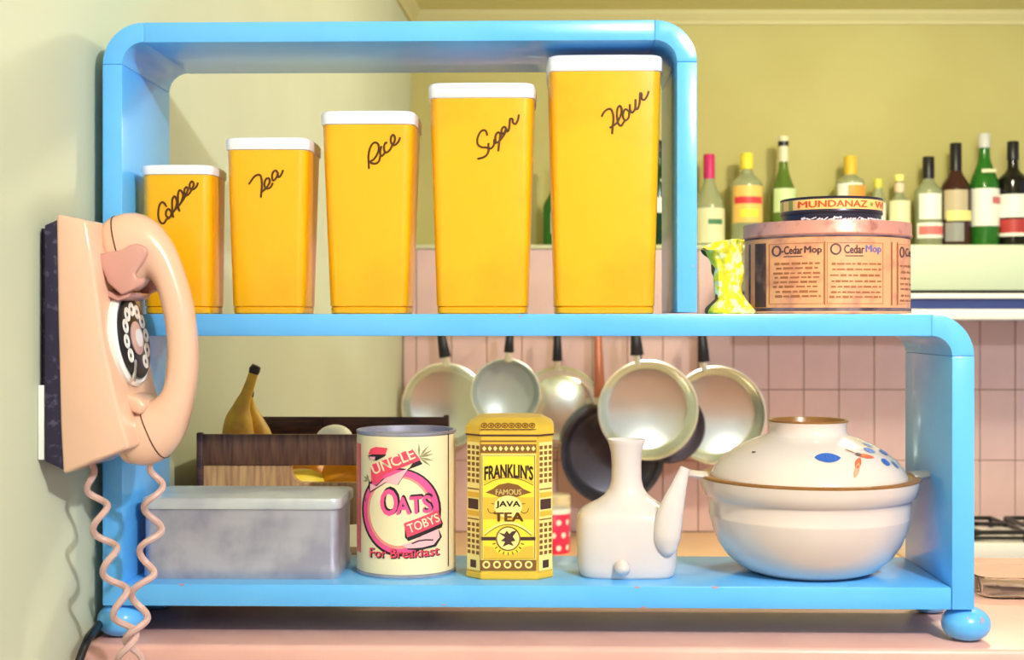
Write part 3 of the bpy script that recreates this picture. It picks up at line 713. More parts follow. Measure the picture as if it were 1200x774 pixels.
for i in range(8):
    p2d_stroke(b, ell(*tc_(567.5+i*8, 499), 3.6*s_, 2.4*s_, 8), 1.0*s_, True); p2d_poly(b, ell(*tc_(567.5+i*8, 499), 1.6*s_, 1.1*s_, 6))
def lidslope(x, z):
    q = (z-(ztl+.0125))/((ztt-.002)-(ztl+.0125)); return (x, -(HX-.002)-.0009+.007*q, z+.0003)
for v in b.verts: pass
printed('lid_border', lay(b, lidslope, 0), M['brown'], t)
b = NB(); p2d_stroke(b, [tc_(563, 503.6), tc_(628.5, 503.6)], 1.0*s_); printed('lid_border', lay(b, lambda x, z: (x, -HX-.0014, z), 0), M['brown'], t)

# ------------------------------------------------------------------ white jug with side spout
d0 = .05
t, x0 = sthing('pouring_jug', 'white glazed flask jug with flared neck and side spout beside the lidded pot', 'jug', 735.5, d0, zbt)
t.location = SH.world(x0, d0+.02, zbt); cyj = 0
jz = lambda py: (680-py)/F*1.405
jp = [(680, 54, 3.6), (677, 56.5, 3.6), (668, 58.5, 3.6), (640, 59.5, 3.6), (616, 59, 3.6), (608, 57, 3.4), (602, 52, 3.0), (597, 44, 2.6), (592, 34, 2.3), (586, 26, 2.1), (578, 20.5, 2), (568, 18, 2), (550, 17.5, 2), (536, 18.5, 2), (526, 21, 2), (521, 23, 2), (520, 22.5, 2), (522, 20.5, 2), (536, 15.5, 2), (560, 14, 2)]
rings = []
for py, hw_, ex in jp:
    h = hw_*1.41/F; hd = h*.72 if hw_ > 40 else h*(.72+.28*(40-hw_)/22 if hw_ > 18 else 1.0); hd = min(hd, h); rr = []
    for k in range(40):
        a = 2*PI*k/40; cc, ss = math.cos(a), math.sin(a)
        rr.append((h*math.copysign(abs(cc)**(2/ex), cc), hd*math.copysign(abs(ss)**(2/ex), ss), jz(py)))
    rings.append(rr)
part('body', loft(NB(), rings), M['cera'], t, ang=60)
jx = lambda px: lx(px, d0-.01)-x0
sp = [(jx(785), -.0345, jz(651)), (jx(783), -.036, jz(645)), (jx(781), -.036, jz(632)), (jx(783), -.035, jz(612)), (jx(789), -.034, jz(590)), (jx(795), -.033, jz(572)), (jx(800), -.032, jz(558)), (jx(803), -.032, jz(550))]
sr = [.003, .0095, .0145, .0150, .0118, .0085, .0062, .0052]
spc = crom(sp, 5); part('spout', tube(NB(), spc, [sr[min(i//5, 6)]+(sr[min(i//5+1, 7)]-sr[min(i//5, 6)])*((i % 5)/5 if i < 35 else 0) if i < 35 else sr[7] for i in range(len(spc))], 18, True, .75), M['cera'], t, ang=70)
b = NB(); tube(b, [(jx(727), -.028, jz(664)), (jx(728), -.040, jz(665)), (jx(729), -.046, jz(668)), (jx(729.5), -.047, jz(670))], [.008, .0085, .0075, .0045], 14)
part('spigot', b, M['cera'], t, ang=70)
b = NB(); tube(b, [(jx(757), -.018, jz(594)), (jx(762), -.022, jz(600)), (jx(764), -.024, jz(608))], [.003, .004, .003], 10); part('neck_highlight', b, M['cera'], t, ang=70)  # small bead modelled in place of the highlight beside the neck

# ------------------------------------------------------------------ lidded pot
d0 = .090; PS = 1.4435/F
t, x0 = sthing('lidded_pot', 'cream glazed pot with painted domed lid at the right end', 'pot', 947, d0, zbt)
def pz(py): return max(0, (667.5-py)*PS)
pr = [(0, .002), (58*PS, .002), (62*PS, 0), (68*PS, .001), (82*PS, pz(660)), (96*PS, pz(647)), (106*PS, pz(632)), (112.5*PS, pz(615)), (115*PS, pz(602)), (115.3*PS, pz(600)), (114.8*PS, pz(599)), (116.5*PS, pz(586)), (116.5*PS, pz(581.5)), (117.5*PS, pz(580)), (122*PS, pz(577)), (125*PS, pz(566)), (126.5*PS, pz(558))]
rim = [(126.5*PS, pz(558)), (127*PS, pz(556)), (125*PS, pz(554.5)), (116*PS, pz(555.5)), (112*PS, pz(558)), (109*PS, pz(562)), (100*PS, pz(600)), (0, .01)]
part('bowl', lathe(NB(), pr+rim[:1], 80), M['pot'], t, ang=50)
part('rim', lathe(NB(), rim, 80), M['rimbrown'], t, ang=50, label='brown glazed rim')
lp = [(113*PS, pz(558.5)), (113.5*PS, pz(556)), (112*PS, pz(553)), (108*PS, pz(545.5)), (100*PS, pz(536)), (88*PS, pz(526.5)), (74*PS, pz(518.5)), (60*PS, pz(512.5)), (50*PS, pz(509)), (46*PS, pz(507)), (44.5*PS, pz(503)), (44.5*PS, pz(496)), (46*PS, pz(492.5))]
pd = part('lid', lathe(NB(), lp, 72), M['pot'], t, ang=50)
part('knob_rim', lathe(NB(), [(46*PS, pz(492.5)), (46.3*PS, pz(491)), (45*PS, pz(490)), (42.5*PS, pz(490.5)), (41*PS, pz(495)), (38*PS, pz(506)), (0, pz(508))], 72), M['rimbrown'], pd, label='brown glazed ring on the lid')
# lug handles
for sgn, px_ in ((-1, 816), (1, 1076)):
    b = NB(); rs = []
    xa = 119*PS*sgn
    for q, hwid, hz in ((0, .022, .0045), (.010, .019, .0042), (.020, .014, .004), (.026, .009, .003), (.028, .004, .002)):
        rs.append([(xa+sgn*q, hwid*math.cos(2*PI*k/16), pz(556.5)+hz*math.sin(2*PI*k/16)+q*.12) for k in range(16)])
    part('lug_handle', loft(b, rs), M['pot'], t, ang=70)
# brush strokes on the lid: lay on the dome
dome = [(z, r) for r, z in lp[2:9]]
def dome_fn(eps):
    def f(x, z):
        zz = min(max(z, dome[0][0]), dome[-1][0]); r = dome[-1][1]
        for (za, ra), (zb2, rb) in zip(dome, dome[1:]):
            if za <= zz <= zb2: r = ra+(rb-ra)*(zz-za)/(zb2-za); break
        r += eps; x2 = max(-r*.999, min(r*.999, x)); return (x2, -math.sqrt(max(0, r*r-x2*x2)), zz+eps*.8)
    return f
def lidz(zx, zy):
    px_, py_ = 920+zx/6.667, 490+zy/6.667
    # the near slope of the dome is seen lower in the picture than its silhouette: undo that
    return ((px_-946)*PS*.965, pz(py_-3.0))
def brush(pts, m, eps=.0006):
    b = NB(); p2d_poly(b, [lidz(*p) for p in pts])
    bmesh.ops.triangulate(b, faces=list(b.faces))
    printed('brush_mark', lay(b, dome_fn(eps), .004), m, pd)
def leafp(x0_, y0_, x1_, y1_, wv):
    n = 10; L = math.hypot(x1_-x0_, y1_-y0_); ux, uy = (x1_-x0_)/L, (y1_-y0_)/L; up_ = []; dn = []
    for i in range(n+1):
        q = i/n; hw_ = wv*math.sin(PI*q)**.7
        up_.append((x0_+ux*L*q-uy*hw_, y0_+uy*L*q+ux*hw_)); dn.append((x0_+ux*L*q+uy*hw_, y0_+uy*L*q-ux*hw_))
    return up_[:-1]+dn[::-1][:-1]
for a in ((100, 262, 305, 265, 30, 'potblue'), (525, 215, 625, 245, 13, 'potblue'), (555, 185, 632, 212, 9, 'potblue2'), (680, 240, 760, 275, 12, 'potblue'), (648, 292, 722, 332, 20, 'potblue'), (745, 310, 812, 365, 11, 'potblue2'),
          (430, 245, 592, 275, 13, 'potorange'), (465, 270, 400, 335, 22, 'potorange'), (440, 300, 375, 400, 18, 'potorange2'), (428, 245, 482, 252, 10, 'dkbrown'), (360, 212, 440, 240, 4, 'brown')):
    brush(leafp(*a[:5]), M[a[5]], .0006 if a[5] != 'dkbrown' else .0009)
b = NB(); hp = dome_fn(.0004)((873-946)*PS*.965, pz(524)); lathe(b, [(0, .0004), (.0022, .0002), (.0022, -.001)], 12, hp); part('steam_hole', b, M['dkbrown'], pd)

# ------------------------------------------------------------------ middle board right: yellow vase, mop tin, wax tin
d0 = .055
t, x0 = sthing('yellow_vase', 'small bright yellow crackled vase with a flared crooked rim beside the round tin', 'vase', 856, d0, zmt)
vs = 1.415/F
vr = [(366.5, 830, 883.5), (365, 828.5, 884.5), (362, 829.5, 884), (357, 834, 880), (350, 838.5, 874), (342, 840.5, 869), (334, 841.5, 868), (326, 839.5, 870), (318, 838, 871), (310, 837.5, 870), (303, 835.5, 869.5), (296, 831.5, 869.5), (290, 826.5, 870), (285, 822.5, 870.5)]
rings = []; rnd = random.Random(3)
for j, (py, l_, r_) in enumerate(vr):
    cxv = ((l_+r_)/2-856)*vs; h = (r_-l_)/2*vs; rr = []
    for k in range(48):
        a = 2*PI*k/48; bump_ = 1+.05*math.sin(5*a+j*1.1)+.045*math.sin(9*a-j*1.7)+rnd.uniform(-.035, .035)
        if j < 3: bump_ = 1+(bump_-1)*.3
        zz = (366.5-py)*vs
        if j > 10: zz += (j-10)*.0016*math.cos(a)+(j-10)*.0016*math.sin(a)
        rr.append((cxv+h*math.cos(a)*bump_, min(h, .026)*math.sin(a)*bump_, zz))
    rings.append(rr)
for s, dz in ((.86, -.001), (.6, -.02), (.5, -.05)):
    top = rings[13]; cxv = sum(p[0] for p in top)/48
    rings.append([(cxv+(p[0]-cxv)*s+(0 if s > .8 else .003), p[1]*s, p[2]+dz) for p in top])
part('body', loft(NB(), rings), M['vase'], t, ang=60)
b = NB(); stp = [Vector(rings[j][(25+(1, 0, -1, 0, 1, 1, 0, -1, 0, 1, 0, 0, -1, -1)[j])]) for j in range(13, 0, -1)]
stc = crom(stp, 3); tube(b, stc, [.0022+.0016*abs(math.sin(i*.35)) for i in range(len(stc))], 8)
part('shade_streak', b, M['vasedk'], t, label='brown streak painting the shade down its side')  # dark tube standing in for the shaded left edge of the vase

d0 = .088; ms = 1.434/F
t, x0 = sthing('mop_tin', 'large round apricot tin printed with text panels on the middle shelf', 'tin', 968.5, d0, zmt)
R = 98*ms*.995; mzt = (366.8-278.5)*ms; mtop = (366.8-262.5)*ms
part('body', lathe(NB(), [(0, 0), (R*.985, 0), (R*.99, .0015), (R*.975, .004), (R*.972, .006), (R*.972, mzt+.003)], 80), M['moptin'], t)
part('base_band', lathe(NB(), [(R*.972, .0015), (R*.982, .0018), (R*.982, .006), (R*.972, .0065)], 80), M['mopdk'], t)
part('lid', lathe(NB(), [(R*.975, mzt-.001), (R*.992, mzt), (R*1.0, mzt+.0015), (R*.99, mzt+.003), (R*.99, mtop-.002), (R*.985, mtop), (R*.96, mtop+.0003), (R*.95, mtop-.002), (0, mtop-.002)], 80), M['moplid'], t)
part('lid_bead', lathe(NB(), [(R*.972, mzt-.0022), (R*.984, mzt-.0018), (R*.986, mzt-.0005), (R*.972, mzt)], 80), M['mopdk'], t)
fd = SH.world(x0, d0-R, 0).y
mcv = mk(d0, x0, zmt)
kf = fd/1.448
def mc(px, py):                                  # near face is a little closer than the axis
    X, Z = mcv(px, py); return (X, Z*kf+.0006)
def mp(name, m, build, eps, lab=None):
    b = NB(); build(b); 
    def f(x, z): a = math.asin(max(-.999, min(.999, x/R))); r = R*.972+eps; return (r*math.sin(a), -r*math.cos(a), z)
    return printed(name, lay(b, f, .006), m, t, lab)
ms2 = ms*.96
def mtxt(b, s, a, c, h, **k): p2d_text(b, s, a[0], a[1], c[0], c[1], h*ms2, **k)
for (x_0, x_1) in ((890, 944), (949, 1013), (1036, 1063)):
    mp('label_frame', M['mopprint'], lambda b: p2d_stroke(b, [mc(x_0, 285), mc(x_1+1.5, 285), mc(x_1+1.5, 357), mc(x_0, 357)], .8*ms2, True), .0004)
mp('label_frame', M['mopprint'], lambda b: (p2d_stroke(b, [mc(1026.5, 283), mc(1026.5, 359)], 2.2*ms2), p2d_stroke(b, [mc(1034.5, 283), mc(1034.5, 359)], 1.4*ms2), p2d_stroke(b, [mc(946.5, 283), mc(946.5, 359)], 1.2*ms2)), .0004)
mp('end_panel', M['mopdk'], lambda b: p2d_poly(b, [mc(872.6, 283), mc(887, 283), mc(887, 361), mc(872.6, 361)]), .0004, 'dark printed end panel')
for ox_, oy_, ow_, oh_ in ((897, 293.5, 4, 5.6), (958.5, 292.5, 5.6, 5.8), (1042, 294.5, 3.2, 5.6)):
    mp('lettering', M['mopink'], lambda b: p2d_stroke(b, ell(*mc(ox_, oy_), ow_*ms2, oh_*ms2, 20), 1.9*ms2, True), .0005)
for w_, xa_, xb_, y_, h_ in (('-Cedar', 902, 923, 297.5, 9), ('Mop', 925, 943, 299, 10), ('Cedar', 968, 991, 297.5, 9.5), ('Ced', 1048, 1063, 299, 9.5)):
    mp('lettering', M['mopink'], lambda b: mtxt(b, w_, mc(xa_, y_), mc(xb_, y_), h_, bold=.03), .0005)
mp('lettering', M['mopblue'], lambda b: mtxt(b, 'Mop', mc(993, 298.5), mc(1012, 298.5), 10.5, bold=.03), .0005)
for xa_, xb_ in ((904, 923), (969, 990)): mp('underline', M['mopink'], lambda b: p2d_stroke(b, [mc(xa_, 300.5), mc(xb_, 300.5)], 1*ms2), .0006)
def lines(b, xs0, xs1, rows_):
    rr_ = random.Random(int(xs0))
    for y in rows_:
        x = xs0+rr_.uniform(0, 4)
        while x < xs1-2:
            L = rr_.uniform(3, 10); e = min(x+L, xs1); p2d_stroke(b, [mc(x, y), mc(e, y)], rr_.uniform(1.6, 2.8)*ms2); x = e+rr_.uniform(1, 2.4)
mp('small_print', M['mopprint'], lambda b: (lines(b, 893, 942, (309, 314.5, 320.5, 325.5, 331, 336.5, 342.5, 348)), lines(b, 951, 1012, (310, 316.5, 323.5, 330.5, 337, 343.5, 349)), lines(b, 1038, 1062, (311, 318.5, 326, 333, 339, 347, 353))), .0005)
b = NB()
wz = zmt+mtop
wt = thing('wax_tin', 'flat round wax tin with an orange lettered lid on top of the mop tin', 'tin', SH.world(lx(974, d0), d0, zmt+mtop-.0005), SH.rot)
xw = lx(974, d0); Rw = 59.5*ms; wh = (262-231.5)*ms; wb = (262-247)*ms
part('body', lathe(NB(), [(0, 0), (Rw*.955, 0), (Rw*.96, .001), (Rw*.96, wb)], 64), M['waxdk'], wt)
wl_ = part('lid', lathe(NB(), [(Rw*.965, wb-.003), (Rw*.985, wb-.003), (Rw*.995, wb-.0015), (Rw*.985, wb), (Rw*.985, wh-.002), (Rw*.995, wh-.0008), (Rw*.985, wh), (Rw*.96, wh-.001), (0, wh-.001)], 64), M['waxdk'], wt)
part('lid_band', lathe(NB(), [(Rw*.985, wb+.0008), (Rw*.989, wb+.0008), (Rw*.989, wh-.0028), (Rw*.985, wh-.0028)], 64), M['waxband'], wt)
wcv = mk(d0, xw, zmt+mtop)
def wc(px, py): X, Z = wcv(px, py); return (X, (CAMZ-zmt-mtop)*(1-.96)+Z*.96)
def wp(name, m, build, eps, r0):
    b = NB(); build(b)
    def f(x, z): a = math.asin(max(-.999, min(.999, x/Rw))); r = Rw*r0+eps; return (r*math.sin(a), -r*math.cos(a), z)
    return printed(name, lay(b, f, .005), m, wt)
wmid = (wb+.0008+wh-.0028)/2
wp('lettering', M['waxred'], lambda b: p2d_text(b, 'MUNDANAZ', (928-974)*ms, wmid-.0034, (1004-974)*ms, wmid-.0034, .0068, bold=.03), .0003, .989)
wp('lettering', M['waxred'], lambda b: p2d_text(b, 'WI', (1015-974)*ms, wmid-.0034, (1031-974)*ms, wmid-.0034, .0068, bold=.03), .0003, .989)
wp('lid_dot', M['olive'], lambda b: p2d_poly(b, ell((1010-974)*ms, wmid, .0022, .0022, 10)), .0003, .989)
wp('lid_end', M['olive'], lambda b: p2d_poly(b, [(-.992*Rw, wb+.001), ((923-974)*ms, wb+.001), ((923-974)*ms, wh-.003), (-.992*Rw, wh-.003)]), .0003, .989)
def scrib(b):
    rr_ = random.Random(5); x = (930-974)*ms
    while x < (1028-974)*ms:
        e = x+rr_.uniform(.002, .005); p2d_stroke(b, [(x, .0035+rr_.uniform(-.001, .002)), (e, .0045+rr_.uniform(-.001, .002))], rr_.uniform(.001, .0026)); x = e+.0006
wp('small_print', M['lilac'], scrib, .0004, .96)

# ------------------------------------------------------------------ wooden crate of fruit on the counter behind the shelf
CR = Frame(0, 1.585, -.028)
cn, cf = 0.0, .30
cxl = CR.loc(233, 510, 0)[0]; cxr = cxl+.276; crz = CR.loc(300, 510, 0)[1]-CZ
def cw(x, y, z): return CR.world(x, y, z)
t = thing('wooden_crate', 'dark wooden tray crate of fruit behind the metal box', 'crate', CR.world(0, 0, CZ), CR.rot)
th = .012
def handle_panel(y0):
    """board with a stadium shaped hand hole"""
    hx0, hx1 = CR.loc(341, 550, 0)[0], CR.loc(341, 550, 0)[0]+.095
    hz0, hz1 = CR.loc(300, 566, 0)[1]-CZ, CR.loc(300, 535, 0)[1]-CZ
    if y0 > .1: m_ = (cxl+cxr)/2; hx0, hx1 = m_-.045, m_+.045
    r = (hz1-hz0)/2; zc = (hz0+hz1)/2
    inner = arc(hx0+r, zc, r, 90, 270, 12)+arc(hx1-r, zc, r, -90, 90, 12)
    zs = .006
    mx_ = (hx0+hx1)/2; zc_ = zc
    b = NB()
    def outer(p):                                 # matching point on the board's outline, by angle
        dx, dz = p[0]-mx_, p[1]-zc
        q = 1e9
        if dx > 1e-9: q = min(q, (cxr-mx_)/dx)
        if dx < -1e-9: q = min(q, (cxl-mx_)/dx)
        if dz > 1e-9: q = min(q, (crz-zc)/dz)
        if dz < -1e-9: q = min(q, (zs-zc)/dz)
        return (mx_+dx*q, zc+dz*q)
    pts = inner[:]
    def addang(P, c):                             # add outline corners
        a = math.atan2(c[1]-zc, c[0]-mx_)
        return a
    out = [outer(p) for p in inner]; n = len(inner)
    for k in range(n):
        j = (k+1) % n; quad = [inner[k], inner[j], out[j]]
        cor = [c for c in ((cxl, zs), (cxr, zs), (cxr, crz), (cxl, crz)) if abs(out[k][0]-out[j][0]) > 1e-6 and abs(out[k][1]-out[j][1]) > 1e-6 and
               min(out[k][0], out[j][0])-1e-6 <= c[0] <= max(out[k][0], out[j][0])+1e-6 and min(out[k][1], out[j][1])-1e-6 <= c[1] <= max(out[k][1], out[j][1])+1e-6]
        quad += cor+[out[k]]
        f = [b.verts.new((x, y0, z)) for x, z in quad]; g = [b.verts.new((x, y0+th, z)) for x, z in quad]
        b.faces.new(f); b.faces.new(g[::-1])
        b.faces.new((f[0], g[0], g[1], f[1]))
        for q_ in range(2, len(quad)-1): b.faces.new((f[q_], g[q_], g[q_+1], f[q_+1]))
    bmesh.ops.remove_doubles(b, verts=b.verts, dist=1e-5)
    return b
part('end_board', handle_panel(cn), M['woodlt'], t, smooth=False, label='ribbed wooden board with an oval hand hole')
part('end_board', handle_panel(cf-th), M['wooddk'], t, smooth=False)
for xx in (cxl, cxr-.01): part('side_board', box(NB(), xx, xx+.01, th, cf-th, .006, crz-.012, .001), M['wood'], t)
part('base_board', box(NB(), cxl, cxr, cn, cf, 0, .006), M['wood'], t)
part('top_rail', box(NB(), cxl-.002, cxr+.002, cn-.003, cn+.0, crz-.036, crz+.001, .001), M['wood'], t)
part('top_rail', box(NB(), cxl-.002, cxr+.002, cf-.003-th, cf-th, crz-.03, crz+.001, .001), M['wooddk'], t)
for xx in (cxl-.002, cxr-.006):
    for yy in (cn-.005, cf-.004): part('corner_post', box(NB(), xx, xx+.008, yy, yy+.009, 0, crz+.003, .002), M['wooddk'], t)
part('cross_strap', box(NB(), CR.loc(372, 490, .28)[0]-.005, CR.loc(372, 490, .28)[0]+.005, cf-th-.0055, cf-th-.002, .006, crz+.001), M['wooddk'], t)
# fruit
def fruit(name, label, cat, m, px, py, d, r, sz=1.0, rz=0, grp=None):
    x, z = CR.loc(px, py, d); b = NB(); pr_ = [(0, -r*sz)]
    for i in range(1, 14):
        a = -PI/2+PI*i/14; pr_.append((r*math.cos(a), r*sz*math.sin(a)+(.04*r if i == 13 else 0)))
    pr_.append((0, r*sz*.97)); 
    tt = thing(name, label, cat, CR.world(x, d, z), rz, grp)
    part('flesh', lathe(b, pr_, 28), m, tt, ang=180)
    s_b = NB(); lathe(s_b, [(0, r*sz*.95), (.003, r*sz*.965), (.0025, r*sz+.001), (0, r*sz+.0015)], 10); part('stem_scar', s_b, M['leaf'], tt)
    return tt
fz = 572
fruit('orange', 'orange seen left in the hand hole of the crate', 'orange', M['fruit'], 360, 562, .088, .028)
fruit('orange', 'larger orange seen right in the hand hole of the crate', 'orange', M['fruit'], 408, 560, .050, .033)
b = NB(); tt = thing('lemon', 'pale lemon low in the hand hole of the crate', 'lemon', CR.world(CR.loc(352, 566, .03)[0], .036, CR.loc(352, 566, .04)[1]-.002), .2)
part('flesh', lathe(NB(), [(0, -.034), (.005, -.032), (.013, -.026), (.019, -.012), (.02, 0), (.019, .012), (.013, .026), (.005, .032), (0, .034)], 24), M['lemon'], tt, ang=180)
tt.rotation_euler = (0, PI/2, .1)
b = NB(); tt = thing('egg', 'white egg resting at the crate rim beside the oats tin', 'egg', CR.world(CR.loc(391, 512, .07)[0], .07, CR.loc(391, 517, .07)[1]), 0)
eg = [(0, -.022)]+[(.0205*math.cos(-PI/2+PI*i/12)*(1-.08*math.sin(-PI/2+PI*i/12)), .024*math.sin(-PI/2+PI*i/12)) for i in range(1, 12)]+[(0, .0245)]
part('shell', lathe(NB(), eg, 28), M['egg'], tt, ang=180); tt.rotation_euler = (0, 1.2, .3)
# bananas
def banana(name, label, P, R_, d, tip):
    x0_, z0_ = CR.loc(*P[0], d); tt = thing(name, label, 'banana', CR.world(x0_, d, z0_), CR.rot, 'bananas standing in the crate')
    pts = [Vector((CR.loc(px, py, d)[0]-x0_, 0, CR.loc(px, py, d)[1]-z0_)) for px, py in P]
    C_ = crom(pts, 5); n = len(C_); rr_ = []
    for i in range(n):
        q = i/(n-1)*(len(R_)-1); k = min(int(q), len(R_)-2); rr_.append(R_[k]+(R_[k+1]-R_[k])*(q-k))
    part('peel', tube(NB(), C_, rr_, 10), M['banana'], tt, ang=60)
    part('stem', tube(NB(), [C_[-1], C_[-1]+(C_[-1]-C_[-3])*1.2, C_[-1]+(C_[-1]-C_[-3])*2.6+Vector((.001, 0, 0))], [rr_[-1]*1.02, rr_[-1]*1.2, rr_[-1]*.95], 8), M['bananatip'], tt)
    return tt
banana('banana', 'banana with its dark stem pointing up above the crate', [(287, 590), (283, 560), (281, 530), (279, 508), (280, 491), (283, 477), (288.5, 463), (293.5, 449), (297, 438)], [.006, .015, .0195, .0195, .0165, .0105, .0073, .0064, .006], .055, 0)
banana('banana', 'paler banana half hidden behind the one with the upright stem', [(330, 600), (319, 560), (309, 530), (301, 508), (296, 492), (293, 478), (292, 466)], [.006, .014, .0175, .017, .013, .008, .0055], .092, 0)

# ------------------------------------------------------------------ clear glass dish on the counter, right
GF = SH
gh = .026; hw, hd = .11, .04
t = thing('glass_dish', 'shallow clear glass dish on the counter right of the shelf', 'dish', SH.world(lx(1151, .215)+hw, .212+hd, CZ), SH.rot)
def g2(e): return rrect(hw+e, hd+e, .02)
part('dish_wall', loft(NB(), [ring(g2(-.004), .0004), ring(g2(-.001), .002), ring(g2(.003), gh-.001), ring(g2(.0045), gh), ring(g2(.0035), gh+.0012), ring(g2(.001), gh), ring(g2(-.0035), .005), ring(g2(-.008), .0035)]), M['glass'], t, ang=60)
for sgn in (-1, 1): part('end_lip', box(NB(), sgn*(hw+.0125)-.008, sgn*(hw+.0125)+.008, -.018, .018, gh-.003, gh+.001, .0012), M['glass'], t)

# ------------------------------------------------------------------ far bench, stove, hood
BX0 = wall_x(ZT)+.004
stx0, stx1 = (1056-CX)/F*3.35, 1.75
t = thing('kitchen_bench', 'peach kitchen bench along the pink tiled wall', 'bench', (0, ZT, 0))
part('worktop', box(NB(), BX0+.02, stx0-.004, 3.14-ZT, -.0045, BZ-.04, BZ, .004), M['bench'], t)
for i in range(2):
    a = BX0+.03+i*(stx0-BX0-.04)/2; c = a+(stx0-BX0-.05)/2
    cb = part('cabinet_body', box(NB(), a, c, 3.18-ZT, -.005, .1, BZ-.041), M['counterdk'], t, False)
    dr = part('cabinet_door', box(NB(), a+.004, c-.004, 3.16-ZT, 3.179-ZT, .11, BZ-.05, .003), M['counter'], t)
    hd_ = NB(); tube(hd_, [(c-.05, 3.16-ZT, .70), (c-.05, 3.135-ZT, .70), (c-.05, 3.135-ZT, .80), (c-.05, 3.16-ZT, .80)], .005, 8); part('handle', hd_, M['chrome'], dr)
t = thing('gas_stove', 'white topped gas stove with black grates at the right edge', 'stove', (0, 0, 0))
SZ = .95
part('oven_body', box(NB(), stx0, stx1, 3.3, ZT-.005, 0, SZ-.05, .003), M['counter'], t)
part('cooktop', box(NB(), stx0-.002, stx1, 3.27, ZT-.005, SZ-.05, SZ, .004), M['white'], t)
def grate(cx_, cy_):
    b = NB(); w2 = .12
    zt_ = SZ+.024
    for s in (-1, 1):
        tube(b, [(cx_-w2, cy_+s*w2, zt_), (cx_+w2, cy_+s*w2, zt_)], .006, 6); tube(b, [(cx_+s*w2, cy_-w2, zt_), (cx_+s*w2, cy_+w2, zt_)], .006, 6)
        for q in (-1, 1): tube(b, [(cx_+s*w2, cy_+q*w2, zt_), (cx_+s*w2, cy_+q*w2, SZ)], .006, 6)
        tube(b, [(cx_+s*w2, cy_, zt_), (cx_+s*.035, cy_, zt_+.004)], .006, 6); tube(b, [(cx_, cy_+s*w2, zt_), (cx_, cy_+s*.035, zt_+.004)], .006, 6)
        tube(b, [(cx_-w2, cy_+s*w2, SZ+.01), (cx_+w2, cy_+s*w2, SZ+.01)], .005, 6)
    return b
for cx_ in (stx0+.17, stx0+.45):
    for cy_ in (3.41, 3.58):
        part('burner_grate', grate(cx_, cy_) if cy_ < 3.5 else grate(cx_, cy_), M['black'], t) if cy_ < 3.5 else None
        part('burner', lathe(NB(), [(0, SZ), (.05, SZ), (.05, SZ+.012), (.032, SZ+.013), (.032, SZ+.024), (0, SZ+.026)], 24, (cx_, cy_, 0)), M['black'], t)
        part('drip_tray', lathe(NB(), [(.052, SZ+.0005), (.095, SZ+.0005), (.1, SZ+.006), (.094, SZ+.004), (.052, SZ+.003)], 32, (cx_, cy_, 0)), M['white'], t)
for i in range(4):
    kb = NB(); lathe(kb, [(0, 0), (.02, 0), (.019, .018), (0, .02)], 20); k2 = NB(); merge(k2, kb, Matrix.Translation((stx0+.12+i*.13, 3.3, .83)) @ Matrix.Rotation(PI/2, 4, 'X')); part('knob', k2, M['white'], t)

hx0, hx1, hy0 = (884-CX)/F*3.4, 1.9, 3.4
t = thing('range_hood', 'pale green range hood with a navy strip below the bottles', 'range hood', (0, 0, 0))
hz = lambda py: CAMZ+(CY-py)/F*hy0
part('canopy', box(NB(), hx0, hx1, hy0, ZT-.007, hz(340.5), hz(287), .004), M['hood'], t)
part('dark_gap', box(NB(), hx0+.004, hx1-.004, hy0+.008, ZT-.008, hz(344), hz(340.5)), M['black'], t, False)  # recessed black line between canopy and white strip
part('white_strip', box(NB(), hx0, hx1, hy0-.001, ZT-.008, hz(350), hz(344), .001), M['white'], t)
part('navy_strip', box(NB(), hx0+.002, hx1-.002, hy0+.006, ZT-.008, hz(362.5), hz(350)), M['hoodblue'], t, False)
part('lower_lip', box(NB(), hx0, hx1, hy0-.002, ZT-.007, hz(374.5), hz(362.5), .002), M['white'], t)
part('filter', box(NB(), hx0+.05, hx1-.05, hy0+.04, ZT-.04, hz(374.5)-.003, hz(374.5)+.002, .001), M['steel'], t)

# small things on the far bench
def lathe_part(name, prof, m, parent, n=32, c=(0, 0, 0), ang=40): return part(name, lathe(NB(), prof, n, c), m, parent, ang=ang)
xx = (648-CX)/F*3.4
t = thing('spotted_jar', 'hot pink jar with white polka dots on the far bench behind the tea tin', 'jar', (xx, 3.4, BZ))
lathe_part('body', [(0, 0), (.042, 0), (.044, .004), (.044, .098), (.041, .102)], M['spot'], t)
lathe_part('lid', [(.041, .1), (.046, .1005), (.0465, .108), (.044, .113), (.0, .115)], M['white'], t)
b = NB()
for j in range(3):
    for i in range(10):
        a = 2*PI*(i+.5*(j % 2))/10; zz = .016+j*.032
        b.faces.new([b.verts.new((.0446*math.cos(a+.16*math.cos(q)), .0446*math.sin(a+.16*math.cos(q)), zz+.0075*math.sin(q))) for q in [2*PI*k/10 for k in range(10)]])
link('polka_dots', bm_mesh(b), M['white'], t)
xx = (654-CX)/F*3.56
t = thing('cream_canister', 'cream canister on the far bench behind the pink polka dot jar', 'canister', (xx, 3.56, BZ))
lathe_part('body', [(0, 0), (.03, 0), (.032, .004), (.032, .098), (.03, .1)], M['cream'], t)
lathe_part('lid', [(.03, .1), (.0335, .1), (.0335, .122), (.03, .126), (0, .127)], M['cream'], t)

